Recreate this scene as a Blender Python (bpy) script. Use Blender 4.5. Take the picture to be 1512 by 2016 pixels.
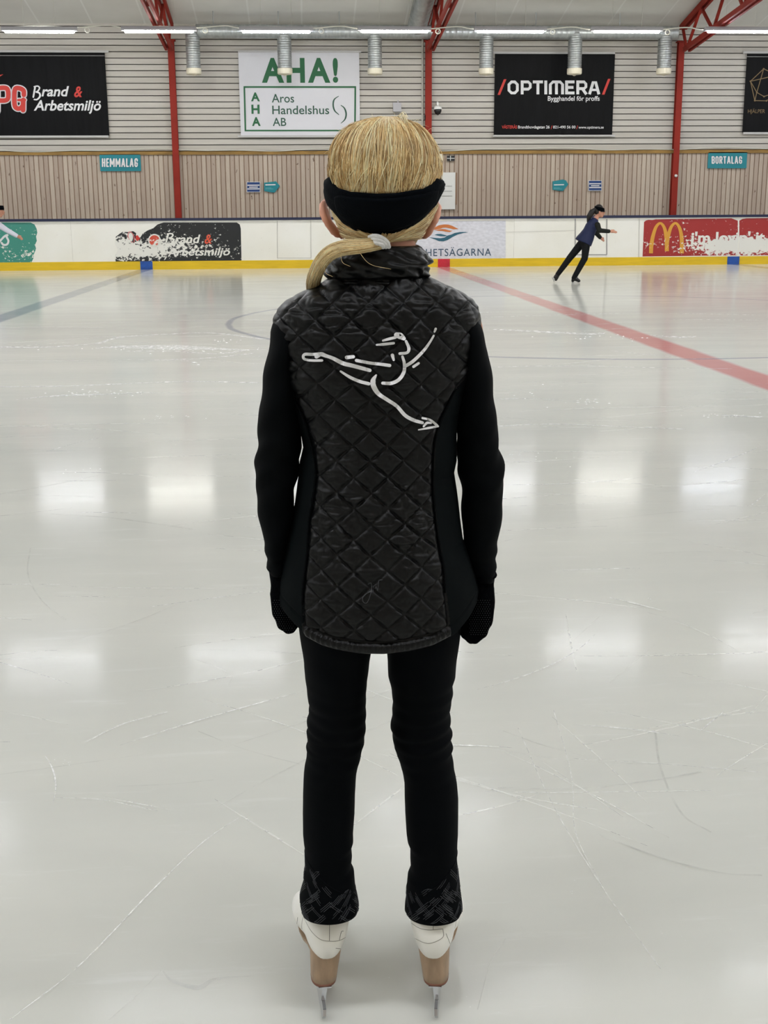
import bpy, bmesh, math, random
import numpy as np
from mathutils import Vector, Matrix
from mathutils.bvhtree import BVHTree

random.seed(7); rng = np.random.default_rng(7)
for _o in list(bpy.data.objects): bpy.data.objects.remove(_o)
scene = bpy.context.scene
COL = scene.collection
PI = math.pi

# ------------------------------------------------------------------ camera, world, exposure
CAM_H, F_PX, YAW, PITCH, ROLL = 1.2, 2373.9, 0.06487, 0.24030, -0.00613
_f = np.array([math.sin(YAW)*math.cos(PITCH), math.cos(YAW)*math.cos(PITCH), -math.sin(PITCH)])
_r0 = np.array([math.cos(YAW), -math.sin(YAW), 0.0]); _u0 = np.cross(_r0, _f)
_r = math.cos(ROLL)*_r0 + math.sin(ROLL)*_u0; _u = -math.sin(ROLL)*_r0 + math.cos(ROLL)*_u0
CAMP = np.array([0, 0, CAM_H])
cam_data = bpy.data.cameras.new('camera'); cam = bpy.data.objects.new('camera', cam_data); COL.objects.link(cam)
cam_data.sensor_fit = 'VERTICAL'; cam_data.sensor_height = 36.0; cam_data.lens = F_PX/2016*36.0
cam_data.clip_start = 0.05; cam_data.clip_end = 200
M4 = Matrix.Identity(4)
for _i in range(3):
    M4[_i][0] = _r[_i]; M4[_i][1] = _u[_i]; M4[_i][2] = -_f[_i]; M4[_i][3] = CAMP[_i]
cam.matrix_world = M4
scene.camera = cam
world = bpy.data.worlds.new('hall'); scene.world = world; world.use_nodes = True
world.node_tree.nodes['Background'].inputs[0].default_value = (0.9, 0.95, 1, 1)
world.node_tree.nodes['Background'].inputs[1].default_value = 0.05
scene.view_settings.view_transform = 'Standard'; scene.view_settings.look = 'None'
scene.view_settings.gamma = 1.0; scene.view_settings.use_curve_mapping = False
scene.view_settings.exposure = 1.08
LAMP_STRENGTH = 36.0

def ray(px, py):
    return _f + (px-756)/F_PX*_r - (py-1008)/F_PX*_u
def P(px, py, Y):                       # the place on the upright plane Y that is seen at this point of the photo
    d = ray(px, py); return CAMP + d*(Y/d[1])
def G(px, py, z=0.0):                   # the place on the ice
    d = ray(px, py); return CAMP + d*((z-CAM_H)/d[2])
def proj(v):
    v = np.asarray(v, float) - CAMP; d = v@_f
    return np.stack([756+F_PX*(v@_r)/d, 1008-F_PX*(v@_u)/d], -1)

# ------------------------------------------------------------------ materials
def lin(c):
    out = []
    for v in c[:3]:
        v /= 255.0
        out.append(v/12.92 if v <= 0.04045 else ((v+0.055)/1.055)**2.4)
    return (*out, 1.0)
class NT:
    def __init__(s, name):
        s.m = bpy.data.materials.new(name); s.m.use_nodes = True
        s.t = s.m.node_tree; s.b = s.t.nodes['Principled BSDF']
    def n(s, typ, **kw):
        nd = s.t.nodes.new(typ)
        for k, v in kw.items(): setattr(nd, k, v)
        return nd
    def put(s, sock, v):
        if hasattr(v, 'is_output') or isinstance(v, bpy.types.NodeSocket): s.t.links.new(v, sock)
        else: sock.default_value = v
    def math(s, op, a, b=0.0, clamp=False):
        nd = s.n('ShaderNodeMath', operation=op); nd.use_clamp = clamp
        s.put(nd.inputs[0], a); s.put(nd.inputs[1], b); return nd.outputs[0]
    def pos(s):
        return s.n('ShaderNodeNewGeometry').outputs['Position']
    def objc(s):
        return s.n('ShaderNodeTexCoord').outputs['Object']
    def sep(s, v):
        nd = s.n('ShaderNodeSeparateXYZ'); s.put(nd.inputs[0], v); return nd.outputs
    def mapping(s, v, sc=(1, 1, 1), rot=(0, 0, 0), loc=(0, 0, 0)):
        nd = s.n('ShaderNodeMapping'); s.put(nd.inputs[0], v)
        nd.inputs['Scale'].default_value = sc; nd.inputs['Rotation'].default_value = rot; nd.inputs['Location'].default_value = loc
        return nd.outputs[0]
    def noise(s, v, scale=5, detail=3, rough=0.5):
        nd = s.n('ShaderNodeTexNoise'); s.put(nd.inputs['Vector'], v)
        nd.inputs['Scale'].default_value = scale; nd.inputs['Detail'].default_value = detail; nd.inputs['Roughness'].default_value = rough
        return nd.outputs['Fac']
    def mix(s, fac, a, b):
        nd = s.n('ShaderNodeMix', data_type='RGBA')
        s.put(nd.inputs[0], fac); s.put(nd.inputs[6], a); s.put(nd.inputs[7], b); return nd.outputs[2]
    def ramp(s, v, a, b):               # smooth 0..1 between a and b
        nd = s.n('ShaderNodeMapRange'); nd.clamp = True
        s.put(nd.inputs[0], v); nd.inputs[1].default_value = a; nd.inputs[2].default_value = b
        nd.inputs[3].default_value = 0; nd.inputs[4].default_value = 1; return nd.outputs[0]
    def bump(s, h, strength=0.3, dist=0.01):
        nd = s.n('ShaderNodeBump'); nd.inputs['Strength'].default_value = strength; nd.inputs['Distance'].default_value = dist
        s.put(nd.inputs['Height'], h); s.t.links.new(nd.outputs[0], s.b.inputs['Normal'])
    def set(s, **kw):
        for k, v in kw.items(): s.put(s.b.inputs[k.replace('_', ' ')], v)
        return s
def mat(name, c, rough=0.5, metal=0.0, spec=0.5, vary=0.0, scale=4.0, stretch=(1, 1, 1), bump=0.0, bdist=0.005, bscale=None):
    t = NT(name); t.set(Roughness=rough, Metallic=metal); t.b.inputs['Specular IOR Level'].default_value = spec
    L = lin(c)
    if vary or bump:
        v = t.mapping(t.pos(), stretch); nz = t.noise(v, scale, 4)
        if vary:
            lo = tuple(max(0, x*(1-vary)) for x in L[:3])+(1,); hi = tuple(min(1, x*(1+vary)) for x in L[:3])+(1,)
            t.set(Base_Color=t.mix(t.ramp(nz, 0.3, 0.7), lo, hi))
        else: t.set(Base_Color=L)
        if bump:
            nb = nz if bscale is None else t.noise(v, bscale, 3)
            t.bump(nb, bump, bdist)
    else: t.set(Base_Color=L)
    return t.m
M = {}
def ice_material():
    t = NT('ice'); p = t.pos(); x, y, z = t.sep(p)
    base = lin((209, 209, 201))
    n1 = t.noise(t.mapping(p, (0.35, 1.3, 1)), 1.4, 5, 0.6)
    n2 = t.noise(t.mapping(p, (1.2, 9, 1)), 2.0, 6, 0.7)
    c = t.mix(t.ramp(n1, 0.3, 0.75), lin((198, 199, 192)), base)
    c = t.mix(t.math('MULTIPLY', t.ramp(n2, 0.58, 0.8), 0.35), c, lin((230, 231, 229)))
    wob = t.math('MULTIPLY', t.math('SUBTRACT', t.noise(p, 1.5, 2), 0.5), 0.05)
    xw = t.math('ADD', x, wob)
    def line(cx, half, soft, col, amt):
        nonlocal c
        d = t.math('ABSOLUTE', t.math('SUBTRACT', xw, cx))
        f = t.math('SUBTRACT', 1.0, t.ramp(d, half-soft, half+soft))
        c = t.mix(t.math('MULTIPLY', f, amt), c, col)
    line(3.39, 0.15, 0.03, lin((190, 72, 78)), 0.62)
    line(-3.76, 0.15, 0.03, lin((78, 92, 125)), 0.5)
    line(10.66, 0.15, 0.03, lin((78, 92, 125)), 0.5)
    dx = t.math('SUBTRACT', xw, 3.39); dy = t.math('SUBTRACT', y, 14.4)
    rr = t.math('SQRT', t.math('ADD', t.math('MULTIPLY', dx, dx), t.math('MULTIPLY', dy, dy)))
    d = t.math('ABSOLUTE', t.math('SUBTRACT', rr, 4.27))
    f = t.math('SUBTRACT', 1.0, t.ramp(d, 0.02, 0.05))
    c = t.mix(t.math('MULTIPLY', f, 0.5), c, lin((105, 115, 140)))
    t.set(Base_Color=c)
    n3 = t.noise(t.mapping(p, (0.5, 5.0, 1)), 2.2, 6, 0.65)
    r = t.math('ADD', 0.085, t.math('MULTIPLY', n1, 0.03))
    r = t.math('ADD', r, t.math('MULTIPLY', t.ramp(n3, 0.40, 0.70), 0.05))
    r = t.math('ADD', r, t.math('MULTIPLY', t.ramp(n2, 0.5, 0.8), 0.05))
    t.set(Roughness=r); t.b.inputs['IOR'].default_value = 1.085; t.b.inputs['Specular IOR Level'].default_value = 0.5
    h = t.math('ADD', t.noise(t.mapping(p, (1, 1.5, 1)), 9, 5, 0.6), t.math('MULTIPLY', n2, 0.6))
    t.bump(h, 0.035, 0.004)
    return t.m
M['ice'] = ice_material()
def wall_boards():
    t = NT('painted_boards'); p = t.pos(); x, y, z = t.sep(p)
    w = t.n('ShaderNodeTexWhiteNoise', noise_dimensions='1D'); t.put(w.inputs['W'], t.math('FLOOR', t.math('DIVIDE', z, 0.1545)))
    n = t.noise(t.mapping(p, (0.6, 1, 14)), 3, 4)
    f = t.math('ADD', t.math('MULTIPLY', w.outputs[0], 0.35), t.math('MULTIPLY', n, 0.65))
    t.set(Base_Color=t.mix(f, lin((176, 170, 160)), lin((206, 201, 192))), Roughness=0.6); return t.m
M['boards'] = wall_boards()
def wall_slats():
    t = NT('wooden_slats'); p = t.pos(); x, y, z = t.sep(p)
    w = t.n('ShaderNodeTexWhiteNoise', noise_dimensions='1D'); t.put(w.inputs['W'], t.math('FLOOR', t.math('DIVIDE', x, 0.1163)))
    n = t.noise(t.mapping(p, (9, 1, 1.2)), 3, 5, 0.65)
    c = t.mix(w.outputs[0], lin((172, 155, 140)), lin((194, 180, 163)))
    c = t.mix(t.math('MULTIPLY', t.ramp(n, 0.45, 0.75), 0.3), c, lin((150, 128, 114)))
    k = t.noise(t.mapping(p, (1, 1, 0.6)), 11, 2)
    c = t.mix(t.ramp(k, 0.70, 0.76), c, lin((110, 88, 74)))
    t.set(Base_Color=c, Roughness=0.65); return t.m
M['slats'] = wall_slats()
M['gap'] = mat('dark_gap', (44, 34, 30), 0.9)
M['gapbrown'] = mat('brown_gap', (150, 124, 104), 0.9)
M['ochre'] = mat('ochre_beam', (150, 116, 58), 0.7, vary=0.25, scale=3, stretch=(1, 1, 4))
def ceiling_material():
    t = NT('ceiling_panels'); p = t.pos(); x, y, z = t.sep(p)
    fx = t.math('ABSOLUTE', t.math('SUBTRACT', t.math('FRACT', t.math('DIVIDE', t.math('ADD', x, 40.52), 1.25)), 0.5))
    fy = t.math('ABSOLUTE', t.math('SUBTRACT', t.math('FRACT', t.math('DIVIDE', t.math('ADD', y, 2.1), 2.5)), 0.5))
    sx = t.ramp(fx, 0.02, 0.012); sy = t.ramp(fy, 0.008, 0.004)
    n = t.noise(p, 0.9, 3)
    c = t.mix(t.ramp(n, 0.3, 0.7), lin((214, 212, 205)), lin((224, 222, 216)))
    c = t.mix(t.math('MULTIPLY', sx, 0.55), c, lin((240, 240, 236)))
    c = t.mix(t.math('MULTIPLY', sy, 0.7), c, lin((130, 128, 124)))
    t.set(Base_Color=c, Roughness=0.6); return t.m
M['ceiling'] = ceiling_material()
M['plainwall'] = mat('plain_wall', (176, 168, 156), 0.8, vary=0.1, scale=1)
M['redsteel'] = mat('red_oxide_steel', (140, 40, 28), 0.65, spec=0.25, vary=0.12, scale=3)
M['galv'] = mat('galvanised_duct', (176, 180, 180), 0.38, metal=0.75, vary=0.15, scale=5, stretch=(3, 1, 1))
M['cream'] = mat('cream_nozzle', (226, 218, 196), 0.5)
M['lamphouse'] = mat('grey_lamp_housing', (178, 176, 180), 0.5)
def emit(name, c, s):
    t = NT(name); t.set(Base_Color=lin((240, 240, 240)), Emission_Color=lin(c)); t.b.inputs['Emission Strength'].default_value = s; return t.m
M['tube'] = emit('lit_tube_neutral', (247, 250, 255), LAMP_STRENGTH)
M['tubewarm'] = emit('lit_tube_warm', (252, 252, 244), LAMP_STRENGTH)
M['tubecool'] = emit('lit_tube_cool', (236, 242, 255), LAMP_STRENGTH*0.85)
M['cable'] = mat('white_cable', (206, 204, 192), 0.6)
M['greycable'] = mat('grey_conduit', (186, 182, 172), 0.5)
M['white'] = mat('white_plastic', (222, 222, 218), 0.45)
M['blackpl'] = mat('black_plastic', (18, 18, 20), 0.25)
M['vinylblack'] = mat('black_vinyl', (9, 9, 11), 0.6, spec=0.15, vary=0.35, scale=1.6, stretch=(5, 1, 0.6), bump=0.35, bdist=0.06)
M['vinylwhite'] = mat('white_vinyl', (214, 213, 217), 0.5, vary=0.03, scale=1.5)
M['rail'] = mat('banner_rail', (190, 188, 186), 0.4)
M['green'] = mat('green_print', (30, 98, 58), 0.6)
M['darkgreen'] = mat('dark_green_print', (44, 84, 66), 0.6)
M['letterwhite'] = mat('white_print', (226, 225, 226), 0.6)
M['letterred'] = mat('red_print', (206, 58, 48), 0.6)
M['gold'] = mat('gold_print', (122, 100, 66), 0.6)
M['signteal'] = mat('teal_sign', (8, 128, 140), 0.4)
M['signteal2'] = mat('teal_sign_print', (100, 178, 186), 0.5)
M['signblue'] = mat('blue_sign', (22, 62, 122), 0.4)
M['navy'] = mat('navy_rail', (26, 32, 66), 0.4)
def board_white():
    t = NT('scuffed_white_board'); p = t.pos()
    n = t.noise(t.mapping(p, (1, 1, 2.0)), 12, 6, 0.7); g = t.noise(p, 1.2, 3)
    c = t.mix(t.ramp(g, 0.3, 0.7), lin((242, 239, 228)), lin((247, 245, 238)))
    c = t.mix(t.math('MULTIPLY', t.ramp(n, 0.62, 0.74), 0.45), c, lin((150, 146, 138)))
    t.set(Base_Color=c, Roughness=0.35); return t.m
M['board'] = board_white()
M['rubbed'] = mat('rubbed_white_print', (238, 236, 228), 0.4)
M['boarddoor'] = mat('grey_gate_trim', (150, 148, 146), 0.5)
M['seam'] = mat('panel_seam', (196, 192, 184), 0.6)
M['sticker'] = mat('pale_grey_sticker', (220, 220, 228), 0.5, vary=0.10, scale=11, stretch=(1, 1, 2))
M['orange'] = mat('orange_print', (206, 120, 62), 0.5)
M['petrol'] = mat('petrol_print', (42, 98, 118), 0.5)
M['slate'] = mat('slate_print', (58, 82, 104), 0.5, vary=0.3, scale=14)
M['yellow'] = mat('yellow_kick_plate', (228, 190, 24), 0.4, vary=0.08, scale=6, stretch=(0.4, 1, 3))
M['kickblue'] = mat('blue_line_mark', (30, 82, 164), 0.4, vary=0.2, scale=9)
M['kickred'] = mat('red_line_mark', (196, 38, 56), 0.4, vary=0.15, scale=9)
def worn(name, c, x0, kx, zc, hw, kz, thr=0.62, base=0.0, sc=7.0, x1=None, dirx=1, top=0.0, ztop=1.2):
    """printed colour rubbed off to the white board where pucks and blades have hit it"""
    t = NT(name); p = t.pos(); x, y, z = t.sep(p)
    v = t.mapping(p, (1, 1, 1.25), (0, 0.5, 0))
    n = t.noise(v, sc, 8, 0.68)
    n2 = t.noise(t.mapping(p, (1, 1, 1.0), loc=(3, 0, 7)), 2.2, 2)
    w = t.math('ADD', t.math('ADD', n, base), t.math('MULTIPLY', t.math('SUBTRACT', n2, 0.5), 0.25))
    if kx:
        rx = t.ramp(x, x0, x1)
        if dirx < 0: rx = t.math('SUBTRACT', 1.0, rx)
        # the band is rubbed most where rx is high
    else: rx = 1.0
    bell = t.ramp(t.math('ABSOLUTE', t.math('SUBTRACT', z, zc)), hw, hw*0.25)
    w = t.math('ADD', w, t.math('MULTIPLY', t.math('MULTIPLY', bell, kz), t.math('ADD', 0.35, t.math('MULTIPLY', rx, 0.65)) if kx else 1.0))
    if kx: w = t.math('ADD', w, t.math('MULTIPLY', rx, kx))
    m = t.ramp(w, thr-0.012, thr+0.012)
    t.set(Base_Color=t.mix(m, lin(c), lin((238, 236, 228))), Roughness=0.4); return t.m
def cloth(name, c, rough, spec=0.3, bump=0.0, bs=60, sheen=0.0):
    t = NT(name); t.set(Base_Color=lin(c), Roughness=rough); t.b.inputs['Specular IOR Level'].default_value = spec
    if sheen: t.b.inputs['Sheen Weight'].default_value = sheen
    if bump: t.bump(t.noise(t.pos(), bs, 3), bump, 0.002)
    return t.m
M['nylon'] = cloth('quilted_black_nylon', (3, 4, 5), 0.42, 0.25, 0.25, 120)
M['softshell'] = cloth('black_softshell', (2, 4, 6), 0.8, 0.08)
M['sidepanel'] = cloth('green_black_side_panel', (4, 9, 11), 0.8, 0.1)
M['leggings'] = cloth('black_leggings', (2, 4, 7), 0.85, 0.08)
M['cuffcloth'] = cloth('black_cuff', (3, 5, 8), 0.8, 0.1)
M['stitch'] = cloth('grey_stitched_lines', (58, 60, 64), 0.5, 0.3)
M['jwstitch'] = cloth('dark_embroidery', (52, 54, 58), 0.4, 0.4)
M['fleece'] = cloth('black_fleece', (2, 5, 10), 0.9, 0.08, 0.3, 260)
M['knit'] = cloth('black_knit', (2, 3, 5), 0.95, 0.05, 0.7, 330)
M['emblem'] = cloth('white_transfer_print', (236, 236, 238), 0.5, 0.3)
M['skin'] = mat('skin', (206, 148, 122), 0.5, vary=0.06, scale=30)
M['skinear'] = mat('skin_pink', (232, 168, 142), 0.5, vary=0.06, scale=30)
for i, c in enumerate([(214, 180, 124), (238, 210, 154), (250, 234, 190), (168, 134, 86)]):
    M['hair%d' % i] = mat('blond_hair_%s' % 'abcd'[i], c, 0.38, spec=0.45, vary=0.12, scale=60)
M['scalp'] = mat('blond_under_hair', (182, 152, 102), 0.6)
M['tie'] = mat('white_hair_tie', (226, 226, 224), 0.8, bump=0.4, scale=300)
def boot_white():
    t = NT('white_leather'); p = t.pos()
    n = t.noise(t.mapping(p, (1, 1, 1.4), (0.4, 0.3, 0)), 55, 4, 0.6); g = t.noise(p, 20, 3)
    c = t.mix(t.ramp(g, 0.3, 0.7), lin((238, 236, 226)), lin((244, 243, 238)))
    c = t.mix(t.ramp(n, 0.74, 0.79), c, lin((120, 112, 104)))
    t.set(Base_Color=c, Roughness=0.35); return t.m
M['boot'] = boot_white()
M['bootline'] = mat('grey_seam', (120, 116, 106), 0.6)
M['heel'] = mat('tan_heel', (164, 138, 112), 0.45, vary=0.15, scale=45, stretch=(2, 2, 0.6))
M['heeltip'] = mat('red_brown_heel_lift', (126, 82, 64), 0.5)
M['steel'] = mat('chrome_blade', (206, 208, 214), 0.12, metal=1.0)
M['snow'] = mat('ice_shavings', (246, 247, 246), 0.8)
def scratch_mat(name, a):
    t = NT(name); t.set(Base_Color=lin((250, 250, 248)), Roughness=0.35)
    p = t.pos(); n = t.noise(t.mapping(p, (1, 1, 1)), 18, 4, 0.7)
    t.set(Alpha=t.math('MULTIPLY', t.ramp(n, 0.35, 0.7), a)); return t.m
M['scratch'] = scratch_mat('skate_cut_faint', 0.45)
M['scratch2'] = scratch_mat('skate_cut_white', 0.95)
def dark_scratch():
    t = NT('wet_skate_cut'); t.set(Base_Color=lin((168, 170, 167)), Roughness=0.2)
    n = t.noise(t.pos(), 9, 4, 0.7); t.set(Alpha=t.math('MULTIPLY', t.ramp(n, 0.35, 0.75), 0.36)); return t.m
M['scratch3'] = dark_scratch()

# ------------------------------------------------------------------ mesh helpers
WL = {}                                  # world place of every object's origin
class MB:
    def __init__(s): s.v = []; s.f = []; s.m = []; s.cur = 0
    def add(s, vs, fs):
        o = len(s.v); s.v.extend([tuple(map(float, p)) for p in vs])
        s.f.extend([tuple(i+o for i in f) for f in fs]); s.m.extend([s.cur]*len(fs))
    def box(s, c, sz, rz=0.0):
        hx, hy, hz = sz[0]/2, sz[1]/2, sz[2]/2; vs = []
        for dx, dy, dz in ((-1,-1,-1),(1,-1,-1),(1,1,-1),(-1,1,-1),(-1,-1,1),(1,-1,1),(1,1,1),(-1,1,1)):
            x, y = dx*hx, dy*hy
            vs.append((c[0]+x*math.cos(rz)-y*math.sin(rz), c[1]+x*math.sin(rz)+y*math.cos(rz), c[2]+dz*hz))
        s.add(vs, [(0,3,2,1),(4,5,6,7),(0,1,5,4),(1,2,6,5),(2,3,7,6),(3,0,4,7)])
    def bar(s, p0, p1, w, h, up=(0, 0, 1)):
        p0 = np.array(p0, float); p1 = np.array(p1, float); d = p1-p0; d /= np.linalg.norm(d)
        a = np.cross(d, up); a /= np.linalg.norm(a); b = np.cross(a, d); vs = []
        for q in (p0, p1):
            for i, j in ((-1,-1),(1,-1),(1,1),(-1,1)): vs.append(q+a*w/2*i+b*h/2*j)
        s.add(vs, [(0,1,2,3),(7,6,5,4),(0,4,5,1),(1,5,6,2),(2,6,7,3),(3,7,4,0)])
    def tube(s, pts, rad, n=8, cap=True, flat=None):
        pts = [np.array(p, float) for p in pts]
        if not hasattr(rad, '__len__'): rad = [rad]*len(pts)
        o = []; a = None
        for i, p in enumerate(pts):
            d = pts[min(i+1, len(pts)-1)]-pts[max(i-1, 0)]; d = d/(np.linalg.norm(d)+1e-12)
            if a is None:
                a = np.cross(d, (0, 0, 1) if abs(d[2]) < 0.9 else (1, 0, 0))
            else: a = a-d*(a@d)
            a = a/(np.linalg.norm(a)+1e-12); b = np.cross(d, a)
            for k in range(n):
                t = 2*PI*k/n; o.append(p+rad[i]*(math.cos(t)*a+math.sin(t)*b))
        fs = []
        for i in range(len(pts)-1):
            for k in range(n):
                k2 = (k+1) % n; fs.append((i*n+k, i*n+k2, (i+1)*n+k2, (i+1)*n+k))
        if cap: fs.append(tuple(range(n-1, -1, -1))); fs.append(tuple((len(pts)-1)*n+k for k in range(n)))
        s.add(o, fs)
    def loft(s, rings, cap=True, close=True):
        n = len(rings[0]); o = [p for r in rings for p in r]; fs = []
        for i in range(len(rings)-1):
            for k in range(n if close else n-1):
                k2 = (k+1) % n; fs.append((i*n+k, i*n+k2, (i+1)*n+k2, (i+1)*n+k))
        if cap: fs.append(tuple(range(n-1, -1, -1))); fs.append(tuple((len(rings)-1)*n+k for k in range(n)))
        s.add(o, fs)
    def sphere(s, c, r, n=16, m=10):
        if not hasattr(r, '__len__'): r = (r, r, r)
        rings = []
        for i in range(1, m):
            t = PI*i/m
            rings.append([(c[0]+r[0]*math.sin(t)*math.cos(2*PI*k/n), c[1]+r[1]*math.sin(t)*math.sin(2*PI*k/n), c[2]-r[2]*math.cos(t)) for k in range(n)])
        s.loft(rings)
    def poly(s, pts, thick_dir=None):     # one flat face, or a slab when thick_dir is given
        n = len(pts)
        if thick_dir is None: s.add(pts, [tuple(range(n))]); return
        q = [np.array(p)+np.array(thick_dir) for p in pts]
        s.add(list(pts)+q, [tuple(range(n)), tuple(range(2*n-1, n-1, -1))]+[(i, (i+1) % n, n+(i+1) % n, n+i) for i in range(n)])
    def chain(s, pts, rad, n=14):         # rounded limb: joints are balls
        s.tube(pts, rad, n)
        for p, r in zip(pts, rad): s.sphere(p, r*0.995, n, 8)
    def obj(s, name, m, parent=None, smooth=False, loc=None):
        me = bpy.data.meshes.new(name)
        v = np.array(s.v); c = (v.max(0)+v.min(0))/2 if loc is None else np.array(loc, float)
        me.from_pydata([tuple(p) for p in v-c], [], s.f)
        for q in (m if isinstance(m, (list, tuple)) else [m]): me.materials.append(M[q] if isinstance(q, str) else q)
        if len(me.materials) > 1: me.polygons.foreach_set('material_index', s.m)
        if smooth: me.polygons.foreach_set('use_smooth', [True]*len(me.polygons))
        me.validate(); me.update()
        return link(name, me, c, parent)
def link(name, me, c, parent=None):
    o = bpy.data.objects.new(name, me); COL.objects.link(o)
    WL[o] = np.array(c, float)
    if parent is not None: o.parent = parent; o.location = tuple(WL[o]-WL[parent])
    else: o.location = tuple(c)
    return o
def empty(name, c):
    return link(name, None, c)
def tag(o, label, cat, group=None, kind=None):
    o['label'] = label; o['category'] = cat
    if group: o['group'] = group
    if kind: o['kind'] = kind
    return o
def struct(o): o['kind'] = 'structure'; return o
def copy_tree(o, loc, parent=None):
    c = o.copy(); COL.objects.link(c); WL[c] = np.array(loc, float)
    c.parent = parent
    c.location = tuple(loc) if parent is None else tuple(WL[c]-WL[parent])
    for ch in o.children: copy_tree(ch, WL[ch]-WL[o]+WL[c], c)
    return c
def voxel(mb, name, m, vox, parent=None, smooth_it=4, loc=None):
    """melt overlapping shapes into one continuous skin"""
    me = bpy.data.meshes.new('t'); v = np.array(mb.v); c = (v.max(0)+v.min(0))/2 if loc is None else np.array(loc, float)
    me.from_pydata([tuple(p) for p in v-c], [], mb.f); o = bpy.data.objects.new('t', me); COL.objects.link(o)
    r = o.modifiers.new('r', 'REMESH'); r.mode = 'VOXEL'; r.voxel_size = vox
    if smooth_it:
        sm = o.modifiers.new('s', 'SMOOTH'); sm.iterations = smooth_it; sm.factor = 0.5
    dg = bpy.context.evaluated_depsgraph_get(); dg.update()
    nm = bpy.data.meshes.new_from_object(o.evaluated_get(dg)); nm.name = name
    bpy.data.objects.remove(o); bpy.data.meshes.remove(me)
    nm.materials.clear(); nm.materials.append(M[m] if isinstance(m, str) else m)
    nm.polygons.foreach_set('use_smooth', [True]*len(nm.polygons)); nm.polygons.foreach_set('material_index', [0]*len(nm.polygons))
    return link(name, nm, c, parent)
def bez(pts, n=12):                      # smooth polyline through points (Catmull-Rom)
    p = [np.array(q, float) for q in pts]
    if len(p) < 3: return [p[0]+(p[-1]-p[0])*i/n for i in range(n+1)]
    p = [2*p[0]-p[1]]+p+[2*p[-1]-p[-2]]; out = []
    for i in range(1, len(p)-2):
        for k in range(n):
            t = k/n
            out.append(0.5*((2*p[i])+(-p[i-1]+p[i+1])*t+(2*p[i-1]-5*p[i]+4*p[i+1]-p[i+2])*t*t+(-p[i-1]+3*p[i]-3*p[i+1]+p[i+2])*t**3))
    out.append(p[-2]); return out
def ribbon2d(pts, w, caps=True):
    """flat stroke in 2-D: returns verts, faces"""
    p = [np.array(q, float) for q in pts]; n = len(p)
    if not hasattr(w, '__len__'): w = [w]*n
    w = np.interp(np.linspace(0, 1, n), np.linspace(0, 1, len(w)), w)
    vs = []; fs = []
    for i in range(n):
        d = p[min(i+1, n-1)]-p[max(i-1, 0)]; d = d/(np.linalg.norm(d)+1e-9); a = np.array([-d[1], d[0]])
        vs += [p[i]-a*w[i]/2, p[i]+a*w[i]/2]
    for i in range(n-1): fs.append((2*i, 2*i+1, 2*i+3, 2*i+2))
    if caps:
        for q, ww in ((p[0], w[0]), (p[-1], w[-1])):
            o = len(vs); vs += [q+ww/2*np.array([math.cos(2*PI*k/10), math.sin(2*PI*k/10)]) for k in range(10)]; fs.append(tuple(range(o, o+10)))
    return vs, fs
def strokes(name, lines, Y, m, parent, caps=False, smooth=8):
    mb = MB()
    for i, (pts, w) in enumerate(lines):
        pts = bez(pts, smooth) if smooth and len(pts) > 2 else pts
        vs, fs = ribbon2d(pts, w, caps); nc = 2*len(pts)
        mb.add([P(q[0], q[1], Y-0.0012*i-(0.0010 if j >= nc+10 else 0.0002 if j >= nc else 0.0003+0.0006*j/nc)) for j, q in enumerate(vs)], fs)
    return mb.obj(name, m, parent)
def polys(name, plist, Y, m, parent, thick=0.0):
    mb = MB()
    for pts in plist: mb.poly([P(x, y, Y) for x, y in pts], (0, thick, 0) if thick else None)
    return mb.obj(name, m, parent)
def text_geo(s, offset=0.0, shear=0.0, spacing=1.0):
    cu = bpy.data.curves.new('t', 'FONT'); cu.body = s; cu.offset = offset; cu.shear = shear; cu.space_character = spacing; cu.resolution_u = 4
    o = bpy.data.objects.new('t', cu); COL.objects.link(o)
    dg = bpy.context.evaluated_depsgraph_get(); dg.update()
    me = bpy.data.meshes.new_from_object(o.evaluated_get(dg))
    v = np.array([tuple(q.co) for q in me.vertices]); f = [tuple(q.vertices) for q in me.polygons]
    bpy.data.objects.remove(o); bpy.data.curves.remove(cu); bpy.data.meshes.remove(me)
    v = v[:, :2]-v[:, :2].min(0); v = v/v.max(0); return v, f
def rect_map(rc, Y):
    x0, y0, x1, y1 = rc; ym = (y0+y1)/2; xm = (x0+x1)/2
    a, b = P(x0, ym, Y)[0], P(x1, ym, Y)[0]; t, u = P(xm, y0, Y)[2], P(xm, y1, Y)[2]
    return a, b, u, t
def lettering(name, items, Y, m, parent, label=None):
    mb = MB()
    for it in items:
        s, rc = it[0], it[1]; kw = it[2] if len(it) > 2 else {}
        v, f = text_geo(s, **kw); a, b, u, t = rect_map(rc, Y)
        mb.add([(a+(b-a)*q[0], Y, u+(t-u)*q[1]) for q in v], f)
    o = mb.obj(name, m, parent)
    if label: o['label'] = label
    return o
def slab(mb, rc, Y, th):                 # a board on plane Y (front face), th deep
    a, b, u, t = rect_map(rc, Y)
    mb.box(((a+b)/2, Y+th/2, (u+t)/2), (abs(b-a), th, abs(t-u))); return a, b, u, t

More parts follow.
